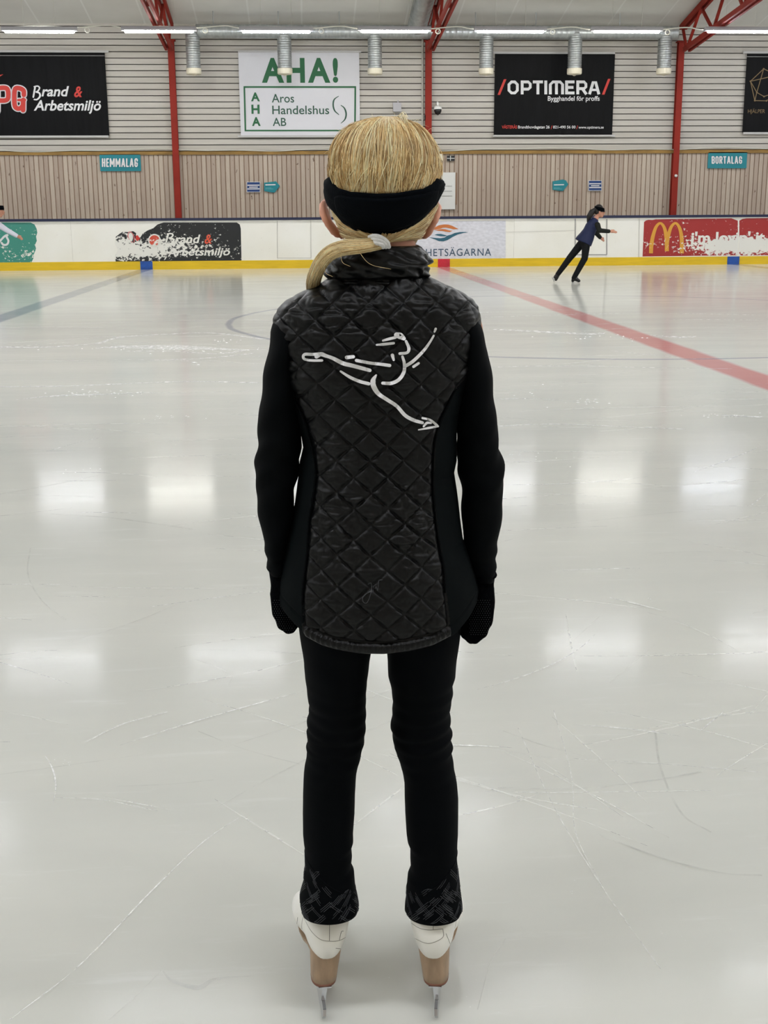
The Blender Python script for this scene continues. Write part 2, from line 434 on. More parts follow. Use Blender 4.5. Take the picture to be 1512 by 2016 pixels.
# ================================================================== THE HALL
YW, YB = 31.2, 29.75                     # back wall and rink boards
XL, XR, YN = -25.0, 33.0, -3.0
ZC, SLOPE, YR = 5.72, 0.19, 14.4         # eaves height, roof pitch, ridge
def zceil(y): return ZC+SLOPE*(YW-y) if y > YR else ZC+SLOPE*(YW-YR)-SLOPE*(YR-y)
mb = MB(); mb.box(((XL+XR)/2, (YN+YW)/2, -0.05), (XR-XL, YW-YN+0.6, 0.1)); struct(mb.obj('floor', 'ice'))
mb = MB()
mb.poly([(XL, YW+0.3, zceil(YW)-0.05), (XR, YW+0.3, zceil(YW)-0.05), (XR, YR, zceil(YR)), (XL, YR, zceil(YR))], (0, 0, 0.12))
mb.poly([(XL, YR, zceil(YR)), (XR, YR, zceil(YR)), (XR, YN, zceil(YN)), (XL, YN, zceil(YN))], (0, 0, 0.12))
struct(mb.obj('ceiling', 'ceiling'))
ZT = P(756, 297, YW)[2]                  # where upright slats end and level boards begin
ZT0 = P(756, 303.5, YW)[2]
mb = MB(); mb.cur = 1; mb.box(((XL+XR)/2, YW+0.1, 3.0), (XR-XL, 0.1, 6.0)); mb.cur = 0
PITCH_B = (P(60, 71.4, YW)[2]-P(60, 293.5, YW)[2])/18.0
z = ZT
while z < ZC+0.1:
    mb.box(((XL+XR)/2, YW+0.03, z+PITCH_B/2+0.008), (XR-XL, 0.06, PITCH_B-0.02)); z += PITCH_B
mb.cur = 2
PS = 0.1163; x = XL
while x < XR:
    mb.box((x+PS/2, YW+0.03, ZT0/2), (PS-0.021, 0.06, ZT0)); x += PS
mb.cur = 3
mb.box(((XL+XR)/2, YW+0.021, ZT0/2), (XR-XL, 0.01, ZT0))
struct(mb.obj('wall_back', ['boards', 'gap', 'slats', 'gapbrown']))
mb = MB(); mb.box(((XL+XR)/2, YW-0.01, (ZT+ZT0)/2), (XR-XL, 0.07, ZT-ZT0)); struct(mb.obj('trim_1', 'ochre'))
for nm, xx in (('wall_left', XL-0.05), ('wall_right', XR+0.05)):
    mb = MB(); mb.poly([(xx-0.05, YN, 0), (xx-0.05, YW+0.2, 0), (xx-0.05, YW+0.2, zceil(YW)), (xx-0.05, YR, zceil(YR)), (xx-0.05, YN, zceil(YN))], (0.1, 0, 0)); struct(mb.obj(nm, 'plainwall'))
mb = MB(); mb.box(((XL+XR)/2, YN-0.05, zceil(YN)/2), (XR-XL, 0.1, zceil(YN))); struct(mb.obj('wall_front', 'plainwall'))

# ---- red steel columns and roof trusses
cols = [('left', P(343, 250, 31.0)[0]), ('middle', P(844.3, 190, 31.0)[0]), ('right', P(1333.5, 280, 31.0)[0])]
col_label = {'left': 'red steel column left of the skater between the black and white banners', 'middle': 'red steel column behind the blond head beside the dome camera', 'right': 'red steel column on the right carrying a small white round sensor'}
tr_label = {'left': 'red lattice roof truss above the column between the two left banners', 'middle': 'red lattice roof truss rising over the column with the dome camera', 'right': 'red lattice roof truss with open V bracing at upper right'}
for key, cx in cols:
    e = empty('steel_column', (cx, 31.1, 0)); tag(e, col_label[key], 'column', 'red steel columns')
    mb = MB(); mb.box((cx, 31.03, zceil(31)/2-0.2), (0.15, 0.012, zceil(31)-0.4)); mb.box((cx, 31.17, zceil(31)/2-0.2), (0.15, 0.012, zceil(31)-0.4)); mb.box((cx, 31.1, zceil(31)/2-0.2), (0.02, 0.13, zceil(31)-0.4))
    mb.obj('shaft', 'redsteel', e)
    mb = MB(); mb.box((cx, 31.08, zceil(31)-0.42), (0.22, 0.2, 0.03)); mb.obj('cap_plate', 'redsteel', e)
    if key == 'right':
        q = P(1331, 346, 31.0); mb = MB(); mb.tube([(q[0], 31.025, q[2]), (q[0], 30.98, q[2])], [0.04, 0.034], 14); mb.obj('sensor', 'white', e, True)['label'] = 'small white round sensor'
    e = empty('roof_truss', (cx, 31.0, zceil(31)-0.4)); tag(e, tr_label[key], 'truss', 'red roof trusses')
    yb0, zb0, sb = 30.62, P(756, 96, 30.62)[2], 0.088
    def zb(y): return zb0+sb*(yb0-y) if y > YR else zb0+sb*(yb0-YR)-sb*(YR-y)
    def zt(y): return zceil(y)-0.10
    for nm, fz, ya in (('top_chord', zt, 31.0), ('bottom_chord', zb, yb0)):
        mb = MB()
        for s in (-0.065, 0.065):
            mb.bar((cx+s, ya, fz(ya)), (cx+s, YR, fz(YR)), 0.055, 0.11); mb.bar((cx+s, YR, fz(YR)), (cx+s, YN+0.1, fz(YN+0.1)), 0.055, 0.11)
        mb.obj(nm, 'redsteel', e)
    yy = yb0; prev = (31.0, zt(31.0)-0.02); k = 0
    while yy > YN+1.2 and k < 34:
        node = (yy, zb(yy)) if k % 2 == 0 else (yy, zt(yy))
        mb = MB(); mb.bar((cx, prev[0], prev[1]), (cx, node[0], node[1]), 0.05, 0.06, (1, 0, 0)); mb.obj('brace', 'redsteel', e)
        prev = node; yy -= 0.96; k += 1
# ---- ventilation duct along the wall, with drop pipes
YD = 30.35
zd = P(850, 63, YD)[2]; xa, xb = P(386, 62, YD)[0], P(1334, 62, YD)[0]
RD = 0.155
def ribbed(p0, p1, r, pitch, n=18, amp=0.006):
    p0 = np.array(p0, float); p1 = np.array(p1, float); L = np.linalg.norm(p1-p0); k = max(4, int(L/pitch)); pts = []; rr = []
    for i in range(k):
        for t, a in ((0.0, 0), (0.75, 0), (0.86, 1)): pts.append(p0+(p1-p0)*((i+t)/k)); rr.append(r+amp*a)
    pts.append(p1); rr.append(r); return pts, rr
e = empty('ventilation_duct', ((xa+xb)/2, YD, zd)); tag(e, 'long galvanised spiral duct with six drop pipes under the roof', 'duct')
mb = MB(); pts, rr = ribbed((xa, YD, zd), (xb, YD, zd), RD, 0.14); mb.tube(pts, rr, 20); mb.obj('main_pipe', 'galv', e, True)
for xq in (380, 560, 738, 957.5, 1132, 1308.5):
    xd = P(xq, 100, YD)[0]; z1 = P(xq, 136, YD)[2]; z2 = P(xq, 146.5, YD)[2]
    mb = MB(); pts, rr = ribbed((xd, YD, zd), (xd, YD, z1), 0.165, 0.05, amp=0.008); mb.tube(pts, rr, 20, cap=False)
    dp = mb.obj('drop_pipe', 'galv', e, True)
    mb = MB(); mb.tube([(xd, YD, z1+0.01), (xd, YD, z2+0.02), (xd, YD, z2)], [0.178, 0.178, 0.165], 24)
    mb.tube([(xd, YD, z2+0.01), (xd, YD, z2-0.035)], [0.09, 0.02], 16)
    mb.obj('nozzle', 'cream', dp)['label'] = 'cream plastic nozzle ring'
for xq in (420, 548, 668, 936, 1055, 1220):
    xd = P(xq, 50, YD)[0]; mb = MB(); mb.tube([(xd, YD, zd+RD), (xd, YD, zceil(YD)+0.03)], 0.012, 6); mb.obj('hanger', 'galv', e)
e = empty('branch_duct', (0, 0, 0)); bx = P(821, 45, 30.2)[0]; e.location = (bx, 25.0, zceil(25)-0.35); WL[e] = np.array(e.location)
tag(e, 'wide round duct running up under the ceiling left of the middle truss', 'duct')
mb = MB(); pts, rr = ribbed((bx, 30.1, zd+0.12), (bx, 22.0, zceil(22)-0.42), 0.225, 0.25, amp=0.01); mb.tube(pts, rr, 24); mb.obj('pipe', 'galv', e, True)
mb = MB(); mb.box((bx, 26, zceil(26)-0.1), (0.03, 0.03, 0.34)); mb.obj('hanger', 'galv', e)

# ---- fluorescent lamps
YL0 = 28.0
def make_lamp(x, y, z, tube='tube'):
    e = empty('strip_lamp', (x, y, z))
    mb = MB(); L = 0.80
    prof = [(-0.07, -0.015), (-0.08, 0.02), (-0.04, 0.07), (0.04, 0.07), (0.08, 0.02), (0.07, -0.015)]
    mb.loft([[(x+s*L, y+a, z+b) for a, b in prof] for s in (-1, 1)]); mb.obj('housing', 'lamphouse', e)
    mb = MB(); pr2 = [(0.07*math.cos(t), -0.015-0.045*math.sin(t)) for t in np.linspace(0, PI, 7)]
    rings = [[(x+s*(L-0.06)*f, y+a*g, z-0.015+(b+0.015)*g) for a, b in pr2] for s, f, g in ((-1, 1.0, 0.55), (-1, 0.97, 1), (1, 0.97, 1), (1, 1.0, 0.55))]
    mb.loft(rings); mb.obj('diffuser', tube, e)
    for s in (-1, 1):
        mb = MB(); mb.tube([(x+s*0.33, y, z+0.06), (x+s*0.33, y, zceil(y)+0.04)], 0.003, 5); mb.obj('hanger_wire', 'cable', e)
    return e
names = ['fluorescent strip lamp at far upper left above the Brand banner', 'fluorescent strip lamp in front of the left truss foot', 'fluorescent strip lamp above the white AHA banner', 'fluorescent strip lamp just left of the middle truss', 'fluorescent strip lamp left of the two over the OPTIMERA banner', 'fluorescent strip lamp right above the OPTIMERA banner corner', 'fluorescent strip lamp crossing the right truss at the picture edge']
tubes = ['tube', 'tubewarm', 'tubecool', 'tubewarm', 'tube', 'tubewarm', 'tubecool']
lampx = []
for i, xq in enumerate((78, 313, 544, 776.5, 1005, 1234, 1457)):
    q = P(xq, 61.5 if i not in (1, 3) else 61, YL0); lampx.append(q[0])
    e = make_lamp(q[0], YL0, q[2]+0.02, tubes[i]); tag(e, names[i], 'lamp', 'strip lamps in the far row')
protoN = None; step = 2.82
def reflected_x(px, py, h):               # lamp whose mirror image in the ice is seen here
    d = ray(px, py); t = (-h-CAM_H)/d[2]; v = CAMP+d*t; return v[0], v[1]
hl = 5.5
r3x, r3y = reflected_x(465, 1300, hl); r4x, r4y = reflected_x(850, 1612, hl); r5x, r5y = reflected_x(352, 1975, hl)
rows = [(r3y, hl, r3x, step, ()), (r4y, hl, r4x, 5.4, ()), (r5y, hl, r5x, step, ()), (0.4, hl-0.3, 1.2, step, ())]  # last, nearest row is unseen, added as fill from behind for the boots
first = None
for (yy, zz, x0, st, skip) in rows:
    k0 = math.ceil((XL+2.0-x0)/st); k1 = math.floor((XR-2.0-x0)/st)
    for k in range(k0, k1+1):
        px_, py_ = x0+k*st, yy
        e = make_lamp(px_, py_, zz)
        tag(e, 'white fluorescent strip lamp over the ice, in the mirrored rows or the added unseen near row', 'lamp', 'strip lamps above the frame')
for k in (-3, -2, -1, 1, 2, 3, 4):        # the far row goes on past both sides of the picture
    x = lampx[0]+k*step if k < 0 else lampx[-1]+k*step
    e = make_lamp(x, YL0, P(756, 61, YL0)[2]); tag(e, 'white fluorescent strip lamp continuing the far row past the picture edge', 'lamp', 'far row lamps past the picture edges')
# power cable slung from lamp to lamp
mb = MB(); zc_ = P(756, 49, YL0)[2]
pts = []
for i in range(len(lampx)):
    pts += [(lampx[i]-0.75, YL0+0.20, zc_-0.05), (lampx[i], YL0+0.20, zc_-0.02), (lampx[i]+0.72, YL0+0.20, zc_-0.05), (lampx[i]+1.4, YL0+0.20, zc_+0.0)]
pts = bez(pts, 5); mb.tube(pts, 0.014, 6)
e = tag(mb.obj('power_cable', 'cable'), 'white power cable slung along the far row of strip lamps', 'cable')
for i in range(len(lampx)):
    mb = MB(); c = (lampx[i]+0.98, YL0+0.20, zc_-0.1)
    mb.tube([(c[0]+0.05*math.cos(t), c[1]+0.01*t/6, c[2]+0.05*math.sin(t)) for t in np.linspace(0, 4*PI-0.3, 26)], 0.012, 6); mb.obj('coil', 'cable', e)

# ---- banners on the wall
YBN = 31.13
def banner(rc, rails, m, label):
    a, b, u, t = rect_map(rc, YBN)
    e = empty('advertising_banner', ((a+b)/2, YBN, u)); tag(e, label, 'banner', 'advertising banners on the back wall')
    mb = MB(); slab(mb, rc, YBN, 0.02); mb.obj('sheet', m, e)
    mb = MB(); slab(mb, (rc[0]-3, rails[0], rc[2]+3, rc[1]+0.5), YBN-0.015, 0.04); mb.obj('top_rail', 'rail', e)
    mb = MB(); slab(mb, (rc[0]-3, rc[3]-0.5, rc[2]+3, rails[1]), YBN-0.015, 0.04); mb.obj('bottom_rail', 'rail', e)
    return e
YT = YBN-0.006; YT2 = YBN-0.024; YT3 = YBN-0.040
b1 = banner((-130, 102.5, 210.5, 267.5), (98.5, 271), 'vinylblack', 'black banner with PG in red and Brand & Arbetsmiljö in white')
mb = MB(); slab(mb, (-130, 109, 210.5, 109.8), YT, 0.004); mb.obj('hem_line', 'rail', b1)
it = dict(shear=0.28, offset=0.022)
def script_B(x0, y0, x1, y1):             # cursive capital B with a loose foot
    def q(u, v): return (x0+(x1-x0)*u, y0+(y1-y0)*v)
    return [([q(.32, .08), q(.12, .80)], [3.4, 3.4]), ([q(.22, .06), q(.62, .02), q(.82, .16), q(.62, .38), q(.44, .44)], [2.6, 3.2]), ([q(.44, .44), q(.80, .52), q(.86, .76), q(.55, .97), q(.22, .98)], [3.0, 3.6, 2.6])]
strokes('capital_letter', script_B(63.5, 169, 81, 196.5), YT, 'letterwhite', b1, True)
lettering('lettering', [('rand', (81, 169.5, 136.5, 190), it), ('Arbetsmiljö', (66, 197, 199, 224.5), it)], YT, 'letterwhite', b1, 'white cursive lettering')
lettering('ampersand', [('&', (145.5, 170, 162, 191.5), it)], YT, 'letterred', b1, 'red ampersand')
pP = [([(-6, 219), (-6, 171)], 11), ([(-6, 173.5), (10, 173), (15.5, 178), (16, 192), (11, 197.5), (-4, 198)], 9)]
pG = [([(47, 187), (46, 178), (37, 173.5), (29, 177), (28.5, 205), (33, 213), (40, 213), (45, 207), (45.5, 199)], 9), ([(45.5, 217), (45.8, 196.5)], 9), ([(36, 197), (49, 196.8)], 5)]
strokes('letter_outline', [(p, w+4.2) for p, w in pP+pG], YT, 'letterwhite', b1, True, 5)
strokes('letters', [(p, w) for p, w in pP+pG], YT2, 'letterred', b1, True, 5)
strokes('flame', [([(-12, 151), (-3, 150), (6, 146.5)], [6, 4, 0.6])], YT, 'letterred', b1)
b2 = banner((471.5, 103, 708, 266.5), (99.5, 270), 'vinylwhite', 'white banner with green AHA! and Aros Handelshus AB in a frame')
bo = dict(offset=0.035)
lettering('headline', [('A', (515, 114, 559, 163), bo), ('H', (564, 114, 600, 163), bo), ('A', (606, 114, 650, 163), bo), ('!', (655, 114, 665.5, 163), bo)], YT, 'green', b2)
lettering('initials', [('A', (494, 182, 511.5, 199.5), bo), ('H', (495, 206, 511, 224), bo), ('A', (496, 230.5, 513, 248), bo)], YT, 'green', b2)
lettering('lettering', [('Aros', (535, 185, 579, 202), dict(offset=0.008)), ('Handelshus', (536, 208, 648, 225), dict(offset=0.008)), ('AB', (537, 232, 563.5, 248), dict(offset=0.008))], YT, 'darkgreen', b2)
strokes('frame_line', [([(479.5, 171.3), (701, 171.3)], 3.4), ([(482.5, 257), (702, 257)], 3), ([(481, 170), (483.2, 258.5)], 3.2), ([(699.5, 170), (698.8, 258)], 3.2)], YT, 'green', b2, False, 0)
strokes('swoosh', [([(667, 189), (658, 196), (656, 207), (659, 218), (667.5, 226)], [1, 3, 3, 1.2]), ([(671, 207), (678, 213), (681.5, 224), (679, 235), (671, 243)], [1.2, 3, 3, 1])], YT, 'darkgreen', b2)
b3 = banner((973.5, 105.5, 1208, 266), (102, 269), 'vinylblack', 'black banner with OPTIMERA in white between two red slashes')
def opti():
    y0, y1, w = 161.3, 183.0, 5.6; ym = 172; L = []
    def s(*p, ww=w): L.append((list(p), ww))
    def rect(x0, x1):                      # chamfered O
        L.append(([(x0+5, y0), (x1-5, y0), (x1, y0+5), (x1, y1-5), (x1-5, y1), (x0+5, y1), (x0, y1-5), (x0, y0+5), (x0+5, y0), (x1-5, y0)], w))
    rect(1002, 1018.5)
    s((1028, y1+2.7), (1028, y0-2.7)); s((1026, y0), (1040, y0), (1044, y0+4), (1044, ym), (1040, ym+3.5), (1028, ym+3.5))
    s((1049, y0), (1069, y0)); s((1059, y0), (1059, y1+2.7))
    s((1074.5, y0-2.7), (1074.5, y1+2.7))
    s((1083.5, y1+2.7), (1083.5, y0+5), (1088.5, y0), (1103, y0), (1107.5, y0+5), (1107.5, y1+2.7)); s((1095.5, y0), (1095.5, y1+2.7))
    s((1115.5, y0-2.7), (1115.5, y1+2.7)); s((1114, y0), (1131, y0)); s((1114, ym), (1129, ym)); s((1114, y1), (1131, y1))
    s((1137.5, y1+2.7), (1137.5, y0-2.7)); s((1136, y0), (1150, y0), (1153.5, y0+4), (1153.5, ym-1), (1150, ym+2.5), (1138, ym+2.5)); s((1146, ym+2), (1154.5, y1+2.7))
    s((1160.5, y1+2.7), (1168, y0), (1172.5, y0), (1179, y1+2.7)); s((1164, ym+5), (1176, ym+5), ww=4.5)
    return L
strokes('headline', opti(), YT, 'letterwhite', b3, False, 0)
polys('slash', [[(979.5, 186.8), (984.5, 186.8), (997, 156), (992, 156)], [(1185, 186.2), (1190, 186.2), (1202, 155.2), (1197, 155.2)]], YT, 'letterred', b3)
nar = dict(offset=0.012)
lettering('lettering', [('Bygghandel för proffs', (1078.5, 189, 1180.5, 201.5), nar), ('Brandthovdagatan 26', (1020, 247, 1082, 254.8), nar), ('021-490 56 00', (1089, 247.3, 1133, 253), nar), ('www.optimera.se', (1139, 248.3, 1188.5, 254.8), nar)], YT, 'letterwhite', b3)
lettering('red_lettering', [('VÄSTERÅS', (988, 245, 1018, 253.2), nar), ('/', (1084.5, 247, 1087.5, 254), nar), ('/', (1134.8, 247, 1137.8, 254), nar)], YT, 'letterred', b3)
b4 = banner((1466.5, 105, 1720, 260.5), (101, 264), 'vinylblack', 'black banner with a thin gold line network cut by right picture edge')
mb = MB(); slab(mb, (1467, 111.5, 1720, 112.3), YT, 0.004); mb.obj('hem_line', 'rail', b4)
nodes = [(1477.5, 160), (1503.5, 135.5), (1490, 182), (1486, 198), (1509, 198.5), (1504, 190), (1530, 148), (1535, 180)]
strokes('line_network', [([nodes[a], nodes[b]], 1.6) for a, b in ((0, 1), (0, 6), (0, 2), (0, 3), (2, 3), (2, 5), (3, 4), (2, 1), (1, 6), (6, 7), (4, 7), (5, 7))]+[([(x-0.1, y), (x+0.1, y)], 3.4) for x, y in nodes], YT, 'gold', b4, True, 0)
lettering('lettering', [('HJÄLPER', (1472.5, 213.5, 1506, 225), dict(offset=0.0))], YT, 'gold', b4)

GLYPH = {'H': [[(0, 0), (0, 1)], [(1, 0), (1, 1)], [(0, .5), (1, .5)]], 'E': [[(0, 0), (0, 1)], [(0, 0), (1, 0)], [(0, .5), (.9, .5)], [(0, 1), (1, 1)]], 'M': [[(0, 1), (0, 0)], [(0, 0), (.5, .72)], [(.5, .72), (1, 0)], [(1, 0), (1, 1)]],
         'A': [[(0, 1), (.45, 0)], [(.55, 0), (1, 1)], [(.2, .72), (.8, .72)]], 'L': [[(0, 0), (0, 1)], [(0, 1), (1, 1)]], 'G': [[(1, .27), (1, .12), (.75, 0), (.25, 0), (0, .12), (0, .88), (.25, 1), (.75, 1), (1, .88), (1, .55), (.6, .55)]],
         'B': [[(0, 0), (0, 1)], [(0, 0), (.75, 0), (1, .1), (1, .38), (.75, .49), (0, .49)], [(.75, .49), (1, .6), (1, .9), (.75, 1), (0, 1)]], 'O': [[(.5, 0), (.25, 0), (0, .12), (0, .88), (.25, 1), (.75, 1), (1, .88), (1, .12), (.75, 0), (.5, 0)]],
         'R': [[(0, 0), (0, 1)], [(0, 0), (.75, 0), (1, .1), (1, .42), (.75, .53), (0, .53)], [(.55, .53), (1, 1)]], 'T': [[(0, 0), (1, 0)], [(.5, 0), (.5, 1)]]}
def stroke_text(word, rc, w):
    wid = {'M': 1.35, 'A': 1.12, 'L': 0.85, 'E': 0.85}; tot = sum(wid.get(c, 1) for c in word); pitch = (rc[2]-rc[0]+w*0.55)/tot; x = rc[0]; out = []
    for c in word:
        cw = pitch*wid.get(c, 1); gw = cw-w*1.55
        for L in GLYPH[c]: out.append(([(x+w/2+p*gw, rc[1]+w/2+q*(rc[3]-rc[1]-w)) for p, q in L], w))
        x += cw
    return out
# ---- signs and small fittings on the wall
YS = 31.155
def sign(rc, m, label, name='wall_sign', group=None):
    a, b, u, t = rect_map(rc, YS); e = empty(name, ((a+b)/2, YS, u)); tag(e, label, 'sign', group)
    mb = MB(); slab(mb, rc, YS, 0.025); mb.obj('panel', m, e); return e
e = sign((196.5, 304, 277, 336.8), 'signteal', 'teal sign reading HEMMALAG'); strokes('lettering', stroke_text('HEMMALAG', (200.5, 311.5, 271.5, 328.8), 2.7), YS-0.006, 'letterwhite', e, True, 0)
e = sign((1394, 299.5, 1470.5, 331.3), 'signteal', 'teal sign reading BORTALAG'); strokes('lettering', stroke_text('BORTALAG', (1401, 307.5, 1461, 322.5), 2.4), YS-0.006, 'letterwhite', e, True, 0)
for rc, lb in (((486, 358.3, 512, 378), 'small blue notice with three white lines left of a teal arrow'), ((1159, 355.5, 1184.5, 375.3), 'small blue notice with three white lines right of a teal arrow')):
    e = sign(rc, 'signblue', lb, 'notice', 'small blue notices'); x0, y0, x1, y1 = rc
    strokes('text_line', [([(x0+1.2, y0+6.4), (x1-1.2, y0+6.2)], 1.9), ([(x0+4.5, y0+10.2), (x1-4.5, y0+10.0)], 1.7), ([(x0+1.2, y0+13.7), (x1-1, y0+13.5)], 1.9)], YS-0.006, 'letterwhite', e, False, 0)
    strokes('border_line', [([(x0, y0), (x1, y0)], 0.8), ([(x0, y1), (x1, y1)], 0.8), ([(x0, y0), (x0, y1)], 0.8), ([(x1, y0), (x1, y1)], 0.8)], YS-0.006, 'letterwhite', e, False, 0)
for pts, lb in ((((520, 359.5), (543.5, 357), (551, 366), (541, 379), (535, 379), (520, 376)), 'teal arrow sign left of the skater beside a blue notice'), (((1088, 357), (1108, 353.3), (1114, 355), (1119, 363), (1108.5, 375.8), (1104, 376), (1088, 373.5)), 'teal arrow sign between skater and right blue notice')):
    c = P(pts[0][0]+14, 366, YS); e = empty('arrow_sign', c); tag(e, lb, 'sign', 'teal arrow signs')
    polys('panel', [pts], YS, 'signteal', e, 0.02)
    x0 = pts[0][0]; strokes('text_line', [([(x0+2.5, 364), (x0+22.5, 363.6)], 1.9)], YS-0.006, 'letterwhite', e, False, 0)
    strokes('small_print', [([(x0+2.5, 370), (x0+14, 370)], 0.8), ([(x0+2.5, 372), (x0+18, 372)], 0.8)], YS-0.006, 'signteal2', e, False, 0)
e = empty('whiteboard', P(875, 412, 31.12)); tag(e, 'white schedule board half hidden behind the headband', 'board')
mb = MB(); slab(mb, (852, 339.5, 896.3, 412.3), 31.13, 0.05); mb.obj('panel', 'white', e)
strokes('ruled_line', [([(857, 366.5), (890, 366.3)], 0.9), ([(857, 376.5), (890, 376.3)], 0.9), ([(857, 386), (890, 385.8)], 0.9)], 31.124, 'boarddoor', e, False, 0)
mb = MB(); slab(mb, (894, 340, 900, 403), 31.15, 0.03); mb.obj('backing_strip', 'gapbrown', e)
q = P(782, 211, 31.1); mb = MB(); mb.box((q[0], 31.13, q[2]), (0.2, 0.11, 0.21)); mb.tube([(q[0]+0.02, 31.12, q[2]+0.1), (q[0]+0.02, 31.12, q[2]+0.17)], 0.015, 8)
tag(mb.obj('junction_box', 'lamphouse'), 'grey junction box on the boards above the blond hair', 'box')
q = P(867, 309.5, 31.1); mb = MB(); mb.box((q[0]+0.0, 31.16, q[2]), (0.13, 0.06, 0.16)); tag(mb.obj('switch_box', 'cream'), 'cream switch box right of the hair under the ochre beam', 'box')
q = P(888, 311.5, 31.1); e = empty('socket_outlet', (q[0], 31.18, q[2])); tag(e, 'black double socket right of the cream switch box', 'socket')
mb = MB(); mb.box((q[0], 31.165, q[2]), (0.19, 0.05, 0.125)); mb.obj('socket_box', 'blackpl', e)
mb = MB(); mb.box((q[0], 31.136, q[2]), (0.19, 0.008, 0.014)); mb.box((q[0]-0.01, 31.136, q[2]), (0.014, 0.008, 0.12)); mb.obj('divider', 'white', e)
q = P(836, 231, 31.1); mb = MB(); mb.box((q[0]+0.035, 31.15, q[2]), (0.06, 0.08, 0.11)); tag(mb.obj('clock_sensor', 'blackpl'), 'tiny black box between conduit and middle column', 'box')
q = P(862, 215, 31.0); e = empty('dome_camera', (q[0], 31.0, q[2])); tag(e, 'white dome camera with black glass right of the middle column', 'camera')
mb = MB(); mb.tube([(q[0]-0.01, 31.0, q[2]+0.16), (q[0], 31.0, q[2]+0.06)], [0.03, 0.03], 12); mb.tube([(q[0]-0.01, 31.2, q[2]+0.15), (q[0]-0.01, 31.0, q[2]+0.15)], 0.025, 10); mb.obj('bracket', 'white', e, True)
mb = MB(); mb.tube([(q[0], 31.0, q[2]+0.07), (q[0], 31.0, q[2]+0.055), (q[0], 31.0, q[2]-0.005)], [0.06, 0.095, 0.1], 20); mb.obj('housing', 'white', e)
mb = MB(); mb.tube([(q[0], 31.0, q[2]-0.004), (q[0], 31.0, q[2]-0.06), (q[0], 31.0, q[2]-0.11), (q[0], 31.0, q[2]-0.14)], [0.095, 0.088, 0.06, 0.015], 20); mb.obj('dome', 'blackpl', e, True)
mb = MB(); xq = P(832, 180, 31.12)[0]; mb.tube([(xq, 31.16, P(832, 285, 31)[2]-0.3), (xq, 31.16, P(832, 75, 31)[2])], 0.024, 8)
tag(mb.obj('cable_conduit', 'greycable'), 'pale vertical conduit beside the middle column', 'conduit')
mb = MB(); xs = np.linspace(XL, XR, 200); mb.tube([(x, 31.14, ZT+0.03+0.025*math.sin(x*1.3)+0.015*math.sin(x*3.1)) for x in xs], 0.011, 6)
tag(mb.obj('wall_cable', 'cable'), 'thin pale cable sagging along the ochre beam', 'cable')

# ---- rink boards
e = empty('rink_board', (3.4, YB, 0)); tag(e, 'white rink boards with navy top rail, adverts and yellow kick plate', 'rink boards')
BOARD = e
zN1, zN0 = P(756, 426.8, YB)[2], P(756, 431.9, YB)[2]; zK = P(756, 510.5, YB)[2]
seams = [XL]+[P(q, 470, YB)[0] for q in (-260, -60, 141, 342, 546, 612, 812, 1012, 1133.5, 1195, 1258, 1456, 1660)]+[XR]
for i in range(len(seams)-1):
    a, b = seams[i], seams[i+1]
    mb = MB(); mb.box(((a+b)/2, YB+0.06, (zK+zN0)/2), (b-a-0.003, 0.12, zN0-zK)); mb.obj('panel', 'board', e)
mb = MB(); mb.box(((XL+XR)/2, YB+0.10, (0.0+zN0)/2), (XR-XL, 0.05, zN0-0.02)); mb.obj('backing', 'seam', e)
mb = MB(); mb.box(((XL+XR)/2, YB+0.05, (zN1+zN0)/2), (XR-XL, 0.16, zN1-zN0)); mb.obj('top_rail', 'navy', e)
mb = MB(); mb.box(((XL+XR)/2, YB+0.045, zK/2), (XR-XL, 0.11, zK)); kp = mb.obj('kick_plate', 'yellow', e)
for x0, x1, m, lb in ((276.5, 300.5, 'kickblue', 'blue line mark'), (862, 885.5, 'kickred', 'red centre line mark'), (1431, 1454.5, 'kickblue', 'blue line mark')):
    a, b = P(x0, 522, YB)[0], P(x1, 522, YB)[0]; mb = MB(); mb.box(((a+b)/2, YB-0.014, zK/2), (b-a, 0.008, zK)); mb.obj('line_mark', m, kp)['label'] = lb
YA = YB-0.002; YA2 = YB-0.006; YA3 = YB-0.016
def gate(x0, x1, y0, y1, m, w=0.9):
    strokes('gate_joint', [([(x0, y0), (x0, y1)], w), ([(x1, y0), (x1, y1)], w), ([(x0, y1), (x1, y1)], w)], YA2, m, e, False, 0)
gate(546, 612, 435, 508, 'seam'); gate(1132.5, 1194.5, 431, 501.5, 'boarddoor', 1.8)
strokes('panel_joint', [([(1258, 431), (1258, 508)], 0.8), ([(996, 457), (1133, 453.5)], 0.6)], YA2, 'seam', e, False, 0)
def rc_pts(x0, y0, x1, y1, r, n=5):
    out = []
    for cx, cy, a0 in ((x1-r, y0+r, -90), (x1-r, y1-r, 0), (x0+r, y1-r, 90), (x0+r, y0+r, 180)):
        for k in range(n+1):
            t = math.radians(a0+90*k/n); out.append((cx+r*math.cos(t), cy+r*math.sin(t)))
    return out
def zz(py, px=756): return P(px, py, YB)[2]
